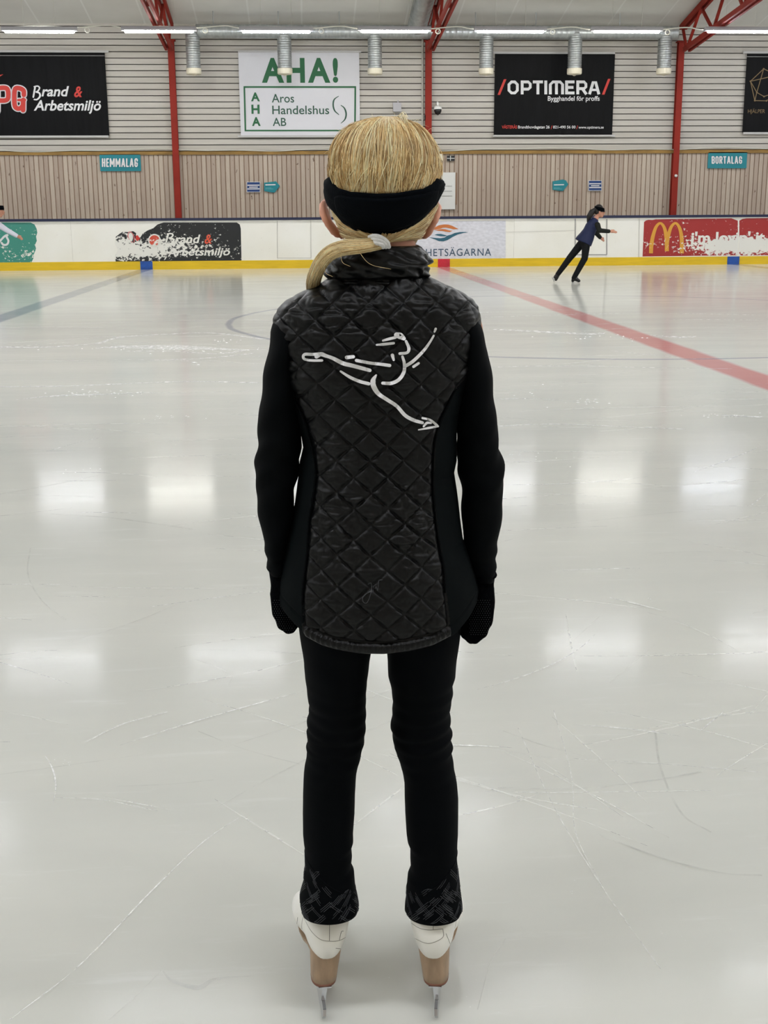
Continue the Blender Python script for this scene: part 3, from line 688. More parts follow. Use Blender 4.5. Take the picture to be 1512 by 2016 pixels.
# green advert at the left edge
wg = dict(x0=0, kx=0, zc=zz(499, 30), hw=0.30, kz=0.10, thr=0.655, sc=13)
Lg = [(-130, 438), (60, 438), (68, 442), (72, 450), (73.5, 458), (71, 466), (72.5, 474), (69, 482), (71, 490), (67, 500), (66, 508), (62, 516.5), (-130, 517.5)]
a = polys('advert', [Lg], YA, worn('worn_green_advert', (62, 142, 126), **wg), e); a['label'] = 'worn green advert with white script at the left edge'
strokes('script', [([(-40, 478), (-22, 466), (-12, 460), (-6, 463), (-8, 474), (-16, 480), (-4, 478), (8, 466), (15, 462.5), (13, 466), (16.5, 474), (14, 481), (7, 482), (3, 478)], [3, 4, 4])], YA2, 'letterwhite', a, True)
# black advert left
xa_, xb_ = P(250, 475, YB)[0], P(410, 475, YB)[0]
wb = dict(x0=xa_, x1=xb_, kx=0.085, dirx=-1, zc=zz(489, 350), hw=0.30, kz=0.25, thr=0.665, sc=13)
Lb = [(228, 466), (236, 460), (242, 456), (251, 457), (262, 455), (268, 459), (267, 466), (276, 468), (281, 460), (290, 454), (302, 449), (310, 442), (322, 438), (466, 438), (472, 442), (474, 450), (475.5, 513.5), (228, 515), (226, 505), (232, 492), (226, 480)]
a = polys('advert', [Lb], YA, worn('worn_black_advert', (26, 28, 30), **wb), e); a['label'] = 'black advert with PG Brand lettering, its left part worn to white'
ob = dict(shear=0.25, offset=0.02)
lw = 'rubbed'
strokes('capital_letter', script_B(325, 459.5, 344, 480.5), YA2, lw, a, True)
lettering('lettering', [('rand', (344, 462, 395, 479), ob), ('rbetsmiljö', (347, 488, 453, 508), ob), ('A', (330, 488, 346, 505), ob)], YA2, lw, a)
lettering('ampersand', [('&', (402.5, 461.5, 417.5, 480), ob)], YA2, worn('worn_orange_mark', (222, 84, 52), **wb), a)
circ = [(304+12.5*math.cos(t), 473+12.5*math.sin(t)*1.0) for t in np.linspace(0, 2*PI, 24, endpoint=False)]
circ2 = [(304+10.3*math.cos(t), 473.5+10.3*math.sin(t)) for t in np.linspace(0, 2*PI, 24, endpoint=False)]
polys('ring', [circ], YA2, lw, a); polys('red_disc', [circ2], YA3, worn('worn_red_disc', (214, 80, 58), **{**wb, 'thr': 0.72}), a)
strokes('red_oval', [([(262, 478), (256, 474), (252, 465), (254, 457), (259, 458), (264, 466), (264, 476)], 1.6)], YA3, worn('worn_pink_line', (216, 120, 120), **{**wb, 'thr': 0.7}), a, True)
polys('white_oval', [[(257+5*math.cos(t), 467+9*math.sin(t)) for t in np.linspace(0, 2*PI, 18, endpoint=False)]], YA2, lw, a)
polys('red_shard', [[(267, 464), (271, 463), (276, 470), (270, 475), (267, 471)]], YA3, 'letterred', a)
# property owners' sticker, centre
a = polys('advert', [[(690, 437), (995.5, 434.5), (995.5, 510.5), (690, 513)]], YA, 'sticker', e); a['label'] = 'pale sticker with orange and blue flame and FASTIGHETSÄGARNA'
def cz(pts): return [(820+x/7.958, 290+y/7.958) for x, y in pts]
polys('orange_flame', [cz([(190, 1300), (280, 1258), (350, 1222), (430, 1208), (500, 1210), (560, 1230), (620, 1262), (662, 1280), (580, 1286), (520, 1270), (460, 1258), (410, 1262), (375, 1277), (300, 1290)]), cz([(290, 1300), (340, 1290), (400, 1280), (450, 1284), (500, 1300), (565, 1310), (520, 1328), (460, 1322), (400, 1310), (340, 1308)])], YA2, 'orange', a)
polys('blue_flame', [cz([(280, 1372), (330, 1358), (380, 1356), (440, 1372), (480, 1384), (440, 1396), (380, 1394), (330, 1384)]), cz([(190, 1408), (300, 1420), (380, 1424), (440, 1414), (480, 1384), (540, 1368), (600, 1342), (680, 1328), (760, 1326), (812, 1333), (730, 1344), (640, 1368), (560, 1408), (490, 1452), (420, 1474), (350, 1470), (290, 1442)])], YA2, 'petrol', a)
lettering('lettering', [('FASTIGHETSÄGARNA', (772, 486.5, 967, 504.3), dict(offset=0.004, spacing=1.12))], YA2, 'slate', a)
# red burger advert, right
xc_, xd_ = P(1335, 475, YB)[0], P(1420, 475, YB)[0]
wr = dict(x0=xc_, x1=xd_, kx=0.03, dirx=1, zc=zz(484, 1380), hw=0.28, kz=0.32, thr=0.675, sc=13)
red = worn('worn_red_advert', (166, 42, 40), **wr)
a = polys('advert', [[(1268, 437), (1272, 434), (1277, 432.6), (1284, 433.2), (1291, 431.8), (1440, 429.7), (1446, 432), (1452.5, 434.5), (1453, 502.5), (1265, 505)], [(1455.5, 434.5), (1462, 431), (1470, 429.8), (1640, 427), (1640, 501), (1455.5, 503)]], YA, red, e)
a['label'] = 'worn red advert with yellow arches'
def mz(pts): return [(1250+x/5.77, 420+y/5.77) for x, y in pts]
yl = worn('worn_yellow_arches', (222, 160, 56), **{**wr, 'thr': 0.70})
strokes('arches', [(mz([(182, 455), (186, 370), (205, 260), (240, 155), (288, 112), (330, 155), (352, 240), (362, 340), (362, 430)]), [7.6, 8, 7.2, 6, 4.6, 6, 7.4, 8, 8]), (mz([(362, 430), (364, 340), (378, 260), (412, 155), (460, 112), (502, 155), (526, 240), (533, 340), (533, 455)]), [7.6, 8, 7.4, 6, 4.6, 6, 7.2, 8, 8])], YA2, yl, a)
lettering('slogan', [("i'm lovin' it", (1361, 455.5, 1506, 478.5), dict(offset=0.03))], YA2, lw, a, 'white slogan')

# ================================================================== THE ICE SURFACE: skate cuts and shavings
def ground_strokes(name, lines, m, label, z=0.0012):
    mb = MB()
    for pts, w in lines:                   # points on the ice in metres
        pts = bez(pts, 10) if len(pts) > 2 else bez(pts, 6)
        vs, fs = ribbon2d(pts, w, False); zr = z+0.0014*rng.random(); mb.add([(q[0], q[1], zr) for q in vs], fs)
    o = mb.obj(name, m); tag(o, label, 'skate marks', None, 'stuff'); return o
def gp(*pts): return [G(x, y)[:2] for x, y in pts]
faint = []; cut = []; dark = []
for i in range(280):
    y = 2.2+14*rng.random()**1.5; x = (rng.random()-0.5)*(1.0+0.75*y)+0.1*y
    L = (0.15+0.5*rng.random())*(0.6+0.22*y); th = rng.normal(0, 0.35 if y > 4 else 0.9); k = rng.normal(0, 0.35)/max(L, 0.4)
    pts = []; a = th; px_, py_ = x, y
    for s in range(7):
        pts.append((px_, py_)); px_ += math.cos(a)*L/6; py_ += math.sin(a)*L/6; a += k*L/6
    w = (0.0016+0.003*rng.random())*(0.7+0.16*y+0.03*y*y)
    (dark if rng.random() < 0.10 else (cut if rng.random() < 0.12 else faint)).append((pts, [w*0.2, w, w, w*0.3]))
cut += [(gp((186, 686), (240, 683), (330, 684), (420, 687), (493, 690)), [.03, .2, .42, .2, .03]), (gp((0, 684), (90, 684), (150, 680), (190, 678)), [.12, .09, .06, .03]),
        (gp((250, 692), (340, 692), (430, 697), (492, 688)), .05), (gp((190, 677), (240, 664), (330, 658), (420, 656), (520, 668)), .06), (gp((310, 709), (400, 706), (500, 696)), .04),
        (gp((960, 648), (1040, 652), (1160, 658), (1190, 655)), [.03, .16, .16, .03]), (gp((1280, 660), (1340, 664), (1370, 662)), [.03, .16, .03]), (gp((30, 788), (110, 780), (200, 777), (300, 773)), [.01, .06, .07, .01]),
        (gp((0, 762), (150, 760), (350, 752), (510, 754)), .04), (gp((0, 1462), (20, 1462)), .003), (gp((300, 1195), (420, 1178), (520, 1165)), .004), (gp((0, 1152), (120, 1152)), .004),
        (gp((1100, 1124), (1180, 1121), (1260, 1120)), .004), (gp((955, 1560), (1100, 1562), (1400, 1558)), .0022), (gp((1130, 1495), (1300, 1505), (1500, 1522)), .002),
        (gp((170, 1462), (240, 1428), (330, 1403)), [.002, .006, .003]), (gp((110, 1572), (200, 1576), (310, 1598)), .002), (gp((20, 2010), (160, 1900), (300, 1755), (400, 1660), (470, 1612)), [.002, .0025, .0022, .001]),
        (gp((1020, 1435), (1085, 1580), (1180, 1740), (1300, 1910)), .0012), (gp((1090, 1400), (1125, 1530), (1133, 1640), (1190, 1755)), .0012), (gp((90, 890), (160, 870), (200, 862)), .006),
        (gp((1378, 1440), (1425, 1402)), .003), (gp((1480, 995), (1505, 975)), .004), (gp((980, 840), (1100, 836), (1350, 846)), .02), (gp((860, 800), (1000, 786), (1100, 787)), .02), (gp((1420, 818), (1500, 822)), .05)]
dark += [(gp((980, 1552), (1150, 1553), (1300, 1535), (1380, 1520)), .006), (gp((1180, 1645), (1300, 1690), (1420, 1720), (1500, 1725)), .005), (gp((1290, 1440), (1300, 1510), (1340, 1600), (1400, 1640)), .005),
         (gp((1115, 1275), (1180, 1215)), .002), (gp((1200, 1345), (1290, 1270)), .002), (gp((60, 1080), (55, 1130), (80, 1180), (130, 1222)), .005), (gp((100, 1012), (220, 1020), (380, 1042)), .012),
         (gp((320, 1912), (340, 1932), (390, 1945), (425, 1928), (500, 1922)), [.002, .006, .012, .006, .001]), (gp((215, 2010), (270, 1960), (318, 1912)), .002), (gp((940, 1990), (965, 1900), (995, 1850)), .0015),
         (gp((990, 1440), (1075, 1470), (1150, 1490)), .004), (gp((230, 1550), (340, 1545), (420, 1537)), .003), (gp((390, 1440), (480, 1475), (590, 1505)), .003), (gp((385, 1300), (420, 1312), (455, 1330), (450, 1350)), [.004, .006, .004, .003])]
ground_strokes('skate_cuts', faint, 'scratch', 'faint pale skate cuts scattered over the ice')
ground_strokes('frosty_skate_cuts', cut, 'scratch2', 'bright white scraped skate tracks on the ice', 0.0016)
ground_strokes('wet_skate_cuts', dark, 'scratch3', 'dark wet skate tracks on the ice', 0.0008)
mb = MB()                                  # loose shavings
def flake(x, y, s):
    n = 5; t0 = rng.random()*6; base = [(x+s*(0.6+0.5*rng.random())*1.5*math.cos(t0+2*PI*k/n), y+s*(0.6+0.5*rng.random())*math.sin(t0+2*PI*k/n), 0.0034) for k in range(n)]
    top = (x, y, 0.0034+s*0.5); mb.add(base+[top], [(k, (k+1) % n, n) for k in range(n)])
for cx, cy, sx, sy, n, s0 in ((1160, 793, 28, 8, 26, 8), (330, 690, 150, 6, 60, 5), (200, 775, 90, 8, 50, 6), (385, 719, 14, 4, 4, 14), (170, 928, 40, 6, 12, 6), (330, 822, 60, 4, 20, 5), (1060, 770, 60, 30, 18, 5), (1420, 820, 60, 4, 34, 5),
                              (1130, 1755, 26, 18, 7, 2.5), (1010, 905, 120, 12, 40, 4), (120, 1505, 26, 8, 14, 3), (1180, 665, 90, 5, 30, 6), (450, 672, 30, 3, 20, 5), (1280, 1180, 8, 2, 3, 4), (1340, 1840, 70, 12, 10, 2), (760, 1950, 20, 30, 8, 2), (950, 1960, 30, 40, 14, 2)):
    for k in range(max(2, int(n*0.6))):
        q = G(cx+rng.normal(0, sx*0.6), max(600, cy+rng.normal(0, sy*0.6))); d = np.linalg.norm(q-CAMP); flake(q[0], q[1], s0*d/2374*(0.10+0.30*rng.random()))
tag(mb.obj('ice_shavings', 'snow'), 'small white ice shavings lying in clusters on the ice', 'ice shavings', None, 'stuff')

# ================================================================== THE GIRL IN FRONT
YG = 1.66
def ring_pts(cx, cy, cz, w, db, df, n, e=2.2):
    out = []
    for k in range(n):
        t = 2*PI*k/n; c, s = math.cos(t), math.sin(t)      # t=0 right side, PI/2 front, 3PI/2 back
        x = w*math.copysign(abs(c)**(2/e), c); y = (df if s > 0 else db)*math.copysign(abs(s)**(2/e), s)
        out.append((cx+x, cy+y, cz))
    return out
class Tab:
    def __init__(s, rows): s.r = np.array(rows, float)
    def __call__(s, y, k): return float(np.interp(y, s.r[:, 0], s.r[:, k]))
# ---- body: one continuous skin, mostly under clothes
def W(px, py, dy=0.0): return P(px, py, YG+dy)
def hand_chains(mb, wrist, knuck, pip, mid, tip, thumb, r, cuff=None):
    ys = [-0.024, -0.008, 0.009, 0.026]; ln = [0.85, 1.0, 1.05, 0.95]
    for i in range(4):                     # little finger nearest the camera
        o = np.array([0, ys[i], 0]); k = np.array(knuck)+o; w_ = np.array(wrist)+o*0.55
        f = lambda q: k+(np.array(q)+o-k)*ln[i]
        rr = r*(0.9 if i == 0 else 1.0)
        mb.chain([w_, (w_+k)/2, k], [r*1.25, r*1.55, r*1.3], 12)
        mb.chain([k, f(pip), f(mid), f(tip)], [r*1.15*rr/r, rr*1.05, rr*0.98, rr*0.85], 12)
    mb.chain([np.array(wrist)+np.array([0, 0.012, 0]), thumb[0], thumb[1], thumb[2]], [r*1.3, r*1.25, r*1.05, r*0.9], 12)
HANDS = {
 'l': dict(wrist=W(552, 1128), knuck=W(553, 1196), pip=W(558, 1222), mid=W(571, 1232), tip=W(581, 1222), thumb=[W(557, 1165, 0.045), W(564, 1195, 0.058), W(572, 1212, 0.05)]),
 'r': dict(wrist=W(953, 1140), knuck=W(949, 1212), pip=W(943, 1238), mid=W(927, 1252), tip=W(915, 1244), thumb=[W(946, 1180, 0.045), W(937, 1210, 0.058), W(928, 1228, 0.05)])}
def ear(mb, s):                            # s=-1 left
    pts = [(640, 395), (634.5, 402), (634, 416), (639.5, 432), (648, 446), (658, 458), (666, 465)] if s < 0 else [(861, 399), (863.5, 408), (862.5, 420), (857.5, 434), (851, 447), (844, 459), (838, 466)]
    dep = [0.030, 0.018, 0.006, 0.002, 0.006, 0.012, 0.020]
    outer = [W(x, y, d) for (x, y), d in zip(pts, dep)]
    mb.chain(outer, [0.0040, 0.0050, 0.0055, 0.0052, 0.0050, 0.0056, 0.0045], 10)
    inner = [W(x-s*9, y, d+0.012) for (x, y), d in zip(pts, dep)]
    for a, b in zip(outer, inner): mb.chain([a, b], [0.0038, 0.005], 8)
headC = W(756, 352); HX = 0.066
mb = MB()
mb.sphere(headC+np.array([0, 0.004, -0.010]), (0.062, 0.080, 0.080), 28, 20)
mb.chain([W(756, 430, 0.03), W(756, 452, 0.035)], [0.05, 0.043], 16)                      # jaw
fz = headC[2]
mb.chain([(headC[0], headC[1]+0.080, fz-0.012), (headC[0], headC[1]+0.098, fz-0.034)], [0.007, 0.011], 12)  # nose
mb.chain([(headC[0]-0.018, headC[1]+0.078, fz-0.060), (headC[0], headC[1]+0.086, fz-0.060), (headC[0]+0.018, headC[1]+0.078, fz-0.060)], [0.005, 0.007, 0.005], 10)  # mouth
mb.chain([(headC[0], headC[1]+0.062, fz-0.084), (headC[0], headC[1]+0.075, fz-0.086)], [0.018, 0.012], 10)
for s in (-1, 1):
    mb.chain([(headC[0]+s*0.014, headC[1]+0.080, fz+0.016), (headC[0]+s*0.042, headC[1]+0.070, fz+0.018)], [0.007, 0.006], 10)
mb.chain([W(752, 452), W(750, 520)], [0.046, 0.047], 18)                                  # neck
mb.chain([W(748, 560), W(745, 700), W(744, 900), W(744, 1080)], [0.05, 0.075, 0.066, 0.075], 20)
mb.chain([W(640, 640), W(748, 600), W(848, 642)], [0.032, 0.05, 0.032], 16)
for s, sh, el, wr in ((-1, (585, 640), (540, 880), (552, 1128)), (1, (905, 645), (948, 890), (953, 1140))):
    mb.chain([W(*sh), W((sh[0]+el[0])/2, (sh[1]+el[1])/2), W(*el), W((el[0]+wr[0])/2, (el[1]+wr[1])/2), W(*wr)], [0.032, 0.026, 0.021, 0.020, 0.014], 14)
for pts_ in (((672, 1100), (664, 1250), (661, 1430), (649, 1560), (647, 1700), (648, 1795), (645, 1850)), ((822, 1100), (830, 1250), (831, 1430), (849, 1560), (852, 1700), (853, 1795), (855, 1850))):
    mb.chain([W(*p_, 0.006) for p_ in pts_], [0.056, 0.042, 0.030, 0.030, 0.025, 0.021, 0.016], 16)
    mb.chain([W(*pts_[-1], 0.006), W(*pts_[-1], 0.006)+np.array([0.01*np.sign(pts_[0][0]-747), 0.10, -0.025])], [0.017, 0.014], 12)
for k in 'lr': hand_chains(mb, **HANDS[k], r=0.0068)
ear(mb, -1); ear(mb, 1)
girl = voxel(mb, 'person', 'skin', 0.0036, None, 5, loc=(0.1, YG, 0.0))
tag(girl, 'blond child skater seen from behind in black quilted jacket and white skates', 'person')
girl.data.materials.append(M['skinear'])
pc = np.zeros(len(girl.data.polygons)*3); girl.data.polygons.foreach_get('center', pc); pc = pc.reshape(-1, 3)+WL[girl]
qp = proj(pc); isear = ((qp[:, 0] < 672) | (qp[:, 0] > 834)) & (qp[:, 1] > 385) & (qp[:, 1] < 472) & (pc[:, 1] < YG+0.04)
girl.data.polygons.foreach_set('material_index', isear.astype(np.int32))
mb = MB()
for s in (-1, 1):
    mb.sphere((headC[0]+s*0.027, headC[1]+0.071, fz+0.002), 0.0105, 14, 10)
mb.obj('eyes', 'letterwhite', girl, True)
mb = MB()
for s in (-1, 1): mb.sphere((headC[0]+s*0.027, headC[1]+0.079, fz+0.002), 0.0048, 10, 8)
mb.obj('irises', 'kickblue', girl, True)

# ---- hair
def hair_mesh(name, strands_, rad, mi, parent):
    """thin three-sided strands; strands_ is a list of (k,3) arrays"""
    vs = []; fs = []; ms = []; o = 0
    for S, r, m_ in zip(strands_, rad, mi):
        S = np.asarray(S); k = len(S); d = np.gradient(S, axis=0); d /= np.linalg.norm(d, axis=1, keepdims=True)+1e-12
        a = np.cross(d, (0.3, 1.0, 0.1)); a /= np.linalg.norm(a, axis=1, keepdims=True)+1e-9; b = np.cross(d, a)
        tp = r*np.minimum(1, np.minimum(np.arange(k)+0.5, k-0.5-np.arange(k))*0.8)[:, None]
        vs.append(np.stack([S+tp*(math.cos(q)*a+math.sin(q)*b) for q in (0, 2*PI/3, 4*PI/3)], 1).reshape(-1, 3))
        i = np.arange(k-1)[:, None]*3+o; j = np.array([[0, 1, 4, 3], [1, 2, 5, 4], [2, 0, 3, 5]])
        fs.append((i[:, None, :]+j[None]).reshape(-1, 4)); ms.append(np.full((k-1)*3, m_)); o += 3*k
    v = np.concatenate(vs); f = np.concatenate(fs); m_ = np.concatenate(ms); c = (v.max(0)+v.min(0))/2
    me = bpy.data.meshes.new(name); me.vertices.add(len(v)); me.vertices.foreach_set('co', (v-c).ravel())
    me.loops.add(f.size); me.loops.foreach_set('vertex_index', f.ravel().astype(np.int32)); me.polygons.add(len(f)); me.polygons.foreach_set('loop_start', np.arange(0, f.size, 4, dtype=np.int32))
    for q in range(4): me.materials.append(M['hair%d' % q])
    me.polygons.foreach_set('material_index', m_.astype(np.int32)); me.polygons.foreach_set('use_smooth', np.ones(len(f), bool)); me.update(); me.validate()
    return link(name, me, c, parent)
HT = Tab([(231, 742, 776, .012, .012, -.004), (235, 722, 795, .028, .028, -.002), (242, 702, 812, .045, .045, 0), (252, 687, 825, .058, .056, 0), (268, 674, 837, .071, .066, 0), (290, 663, 849, .083, .074, 0),
          (315, 656, 857, .091, .080, 0), (345, 651, 862, .096, .082, 0), (375, 649, 863, .096, .080, 0), (405, 652, 859, .090, .074, .002), (432, 660, 849, .080, .066, .004), (455, 669, 838, .068, .054, .008), (478, 680, 826, .056, .04, .012)])
def head_pt(t, py, lift=0.0):
    xl, xr, db, df, yc = (HT(py, k) for k in (1, 2, 3, 4, 5))
    c = (P(xl, py, YG)+P(xr, py, YG))/2; w = (P(xr, py, YG)[0]-P(xl, py, YG)[0])/2
    return np.array([c[0]+(w+lift)*math.sin(t), c[1]+yc-((db if math.cos(t) > 0 else df)+lift)*math.cos(t), c[2]+lift*0.3])   # t=0 back
rows_ = list(np.linspace(231, 478, 44)); mb = MB()
rings = []
for py in rows_:
    rg = []
    for k in range(64):
        t = -PI+2*PI*k/64
        if math.cos(t) < -0.15 and py > 330: rg.append(head_pt(t, py, -0.012))   # face side: hair shell tucked inside the skin
        else: rg.append(head_pt(t, py, -0.004))
    rings.append(rg)
mb.loft(rings)
hair = mb.obj('hair', 'scalp', girl, True, loc=headC)
ST = []; SRD = []; SMI = []
bandx = [638, 645, 652, 662, 690, 740, 780, 830, 852, 860, 866]; bandy = [352, 349, 362, 372, 381, 385, 384, 376, 365, 354, 356]
lock = rng.normal(0, 1, 400)
for i in range(11000):
    t1 = rng.uniform(-1.9, 1.9); li = int((t1+2)*38)                # neighbouring hairs share a lock
    x_ = 757+106*math.sin(max(-1.5, min(1.5, t1))); yb_ = np.interp(x_, bandx, bandy)+12
    if abs(t1) > 1.5: yb_ = 372-12*(abs(t1)-1.5)
    py0 = 231+rng.random()**1.5*30 if rng.random() < 0.8 else rng.uniform(258, 330)
    py1 = yb_ if rng.random() < 0.9 else rng.uniform(345, yb_)
    if py1 < py0+30: continue
    dev = 0.16*lock[li]+rng.normal(0, 0.05)+(rng.normal(0, 0.28) if rng.random() < 0.14 else 0)
    t0 = t1*1.05+dev+0.10; lift = abs(rng.normal(0, 0.0016))+0.0003*abs(lock[li+100])+0.0004
    if rng.random() < 0.03: lift += 0.0025
    ph = rng.uniform(0, 6.28); am = rng.uniform(0.002, 0.014); pts = []
    for k in range(12):
        u = k/11; py = py0+(py1-py0)*u; t = t0+(t1*0.95-t0)*(u**0.8)+am*math.sin(ph+u*4)
        pts.append(head_pt(t, py, lift*(0.5+math.sin(PI*min(u*1.15, 1)))*(1-u**3)-0.0012-0.001*u**4))
    tone = 0.9*lock[li+200]+rng.normal(0, 0.9)
    ST.append(np.array(pts)); SRD.append(rng.uniform(0.0003, 0.00065)); SMI.append(3 if tone < -1.1 else 0 if tone < -0.1 else 1 if tone < 1.0 else 2)
for i in range(70):                        # flyaway hairs round the crown
    t = rng.uniform(-2, 2); py = rng.uniform(232, 300); p0 = head_pt(t, py, 0.0); d = np.array([math.sin(t)*0.6+rng.normal(0, .5), -abs(rng.normal(0, .4)), rng.uniform(-0.1, 0.6)]); d /= np.linalg.norm(d); L = rng.uniform(0.006, 0.022)
    ST.append(np.array([p0, p0+d*L*0.5, p0+d*L*0.9+np.array([0, 0, -0.25*L])])); SRD.append(0.0002); SMI.append(2)
for q0, q1, q2 in (((790, 238), (799, 228), (796, 246)), ((780, 236), (792, 226), (801, 240)), ((800, 240), (812, 262), (815, 290))):   # tuft at the crown
    for k in range(14):
        o_ = rng.normal(0, 0.0012, 3); ST.append(np.array(bez([W(*q0, -0.02)+o_, W(*q1, -0.025)+o_*1.5, W(*q2, -0.05)+o_*2], 5))); SRD.append(0.0004); SMI.append(2)
for i in range(2600):                      # hair below the band drawn to the tie
    sx_ = rng.uniform(-1, 1); t0 = sx_*1.55; x_ = 757+108*math.sin(t0)
    yb_ = np.interp(x_, [650, 662, 690, 730, 780, 820, 842, 860], [418, 440, 456, 463, 463, 452, 436, 412])-10
    py0 = yb_+abs(rng.normal(0, 8)) if rng.random() < 0.6 else rng.uniform(yb_, 472)
    end = W(750+rng.normal(0, 4), 476+rng.normal(0, 3), -0.062); lift = 0.0004+abs(rng.normal(0, .0010)); pts = []
    for k in range(12):
        u = k/11; py = py0+(474-py0)*u**1.1; t = t0*(1-u**1.4*0.98); q = head_pt(t, min(py, 474), lift); pts.append(q*(1-u**3)+np.array(end)*(u**3))
    ST.append(np.array(pts)); SRD.append(rng.uniform(0.0003, 0.0006)); SMI.append(int(rng.choice([0, 1, 1, 2, 3])))
strands = hair_mesh('strands', ST, SRD, SMI, hair)
# ponytail over the left shoulder
tailc = [(757, 479, -0.066), (735, 481, -0.073), (705, 485, -0.076), (675, 488, -0.074), (651, 497, -0.064), (634, 513, -0.050), (623, 534, -0.034), (617, 555, -0.012), (618, 575, 0.028), (624, 612, 0.075), (628, 660, 0.098), (630, 705, 0.100)]
tw = [0.0060, 0.0078, 0.0088, 0.0092, 0.0092, 0.009, 0.009, 0.009, 0.009, 0.009, 0.008, 0.003]
tc = bez([W(*q[:2], q[2]) for q in tailc], 4); twi = np.interp(np.linspace(0, 1, len(tc)), np.linspace(0, 1, len(tw)), tw)
mb = MB(); mb.tube(tc, [w*0.8 for w in twi], 14); tail = mb.obj('ponytail', 'scalp', hair, True)
ST = []; SRD = []; SMI = []
for i in range(1700):
    a = rng.uniform(0, 2*PI); rr = rng.uniform(0.74, 1.06); n0 = int(rng.integers(0, 5)); n1 = len(tc)-int(rng.integers(0, 9)); pts = []; tw_ = rng.normal(0, 0.02)
    for k in range(n0, n1, 2):
        d = tc[min(k+1, len(tc)-1)]-tc[max(k-1, 0)]; d /= np.linalg.norm(d); b = np.cross(d, (0, 1, 0.15)); b /= np.linalg.norm(b); c = np.cross(b, d)
        pts.append(tc[k]+twi[k]*rr*(b*math.cos(a+k*tw_)+c*math.sin(a+k*tw_)))
    if len(pts) > 3: ST.append(np.array(pts)); SRD.append(rng.uniform(0.0003, 0.00065)); SMI.append(int(rng.choice([0, 1, 1, 2, 2, 3])))
for w0 in ((640, 520, 655), (700, 505, 770), (672, 500, 690)):       # loose hairs over the collar
    ST.append(np.array(bez([W(w0[0], w0[1]-20, -0.08), W((w0[0]+w0[2])/2-8, w0[1]+14, -0.085), W(w0[2], w0[1]+25, -0.08)], 8))); SRD.append(0.00025); SMI.append(1)
hair_mesh('tail_strands', ST, SRD, SMI, hair)
mb = MB()
for o_ in (-0.004, 0.0, 0.004):
    mb.tube(bez([W(727, 471, -0.070)+np.array([0, 0, o_*0.7]), W(738, 471, -0.079)+np.array([0, 0, o_]), W(750, 474, -0.081)+np.array([0, 0, o_]), W(758, 480, -0.078)+np.array([o_*0.6, 0, o_*0.6]), W(760, 487, -0.070)+np.array([o_, 0, 0])], 6), [0.0026]*4+[0.0031]*17+[0.0026]*4, 10)
mb.obj('hair_tie', 'tie', hair, True)['label'] = 'white hair tie'

# ---- headband
top_x = [638, 645, 652, 662, 690, 740, 780, 830, 852, 860, 866]; top_y = [352, 349, 362, 372, 381, 385, 384, 376, 365, 354, 356]
bot_x = [638, 644, 652, 662, 690, 730, 780, 820, 842, 858, 867]; bot_y = [398, 410, 424, 440, 456, 463.5, 463, 452, 436, 413, 380]
mb = MB(); NB = 120; rings = []
def band_ring(t, ins):
    x_img = 753+ (math.sin(t))*113 if math.cos(t) > 0 else None
    # upper and lower edge as heights, dipping at the nape and level across the brow
    c = math.cos(t)
    if c > 0:
        xi_ = float(proj(head_pt(t, 410, 0.006))[0]); yt = np.interp(xi_, top_x, top_y); yb = np.interp(xi_, bot_x, bot_y)
    else:
        e = 350 if math.sin(t) < 0 else 352; eb = 400 if math.sin(t) < 0 else 388
        yt = e+(322-e)*(-c); yb = eb+(366-eb)*(-c)
    out = []
    m = 12
    for j in range(m+1):
        u = j/m; py = yt+(yb-yt)*u; bul = 0.0055*(1-abs(2*u-1)**4)+0.0028
        if u > 0.06 and u < 0.20: bul -= 0.0012*math.sin((u-0.06)/0.14*PI)
        bul += 0.0008*math.sin(u*17+t*2)*math.sin(t*3+1)
        out.append(head_pt(t, py, bul))
    for j in range(m, -1, -1):
        u = j/m; py = yt+(yb-yt)*u; out.append(head_pt(t, py, -0.006))
    return out
rr_ = [band_ring(-PI+2*PI*k/NB, 0) for k in range(NB)]; rr_.append(rr_[0])
mb.loft(rr_, cap=False); hb = mb.obj('headband', 'fleece', girl, True)
mb = MB()                                  # overlapping fastening flap across the back
rings = []
for k in range(60):
    t = -1.02+2.0*k/59; ring = []
    ye = 1-abs(2*k/59-1)**8
    xi_ = float(proj(head_pt(t, 415, 0.008))[0])
    yt = np.interp(xi_, top_x, top_y)+12+10*(1-ye); yb = np.interp(xi_, bot_x, bot_y)-7-14*(1-ye)
    for j in range(9): ring.append(head_pt(t, yt+(yb-yt)*j/8, 0.0090+0.0012*ye*(1-abs(j/4-1)**4)))
    for j in range(8, -1, -1): ring.append(head_pt(t, yt+(yb-yt)*j/8, 0.004))
    rings.append(ring)
mb.loft(rings); mb.obj('fastening_flap', 'fleece', hb, True)

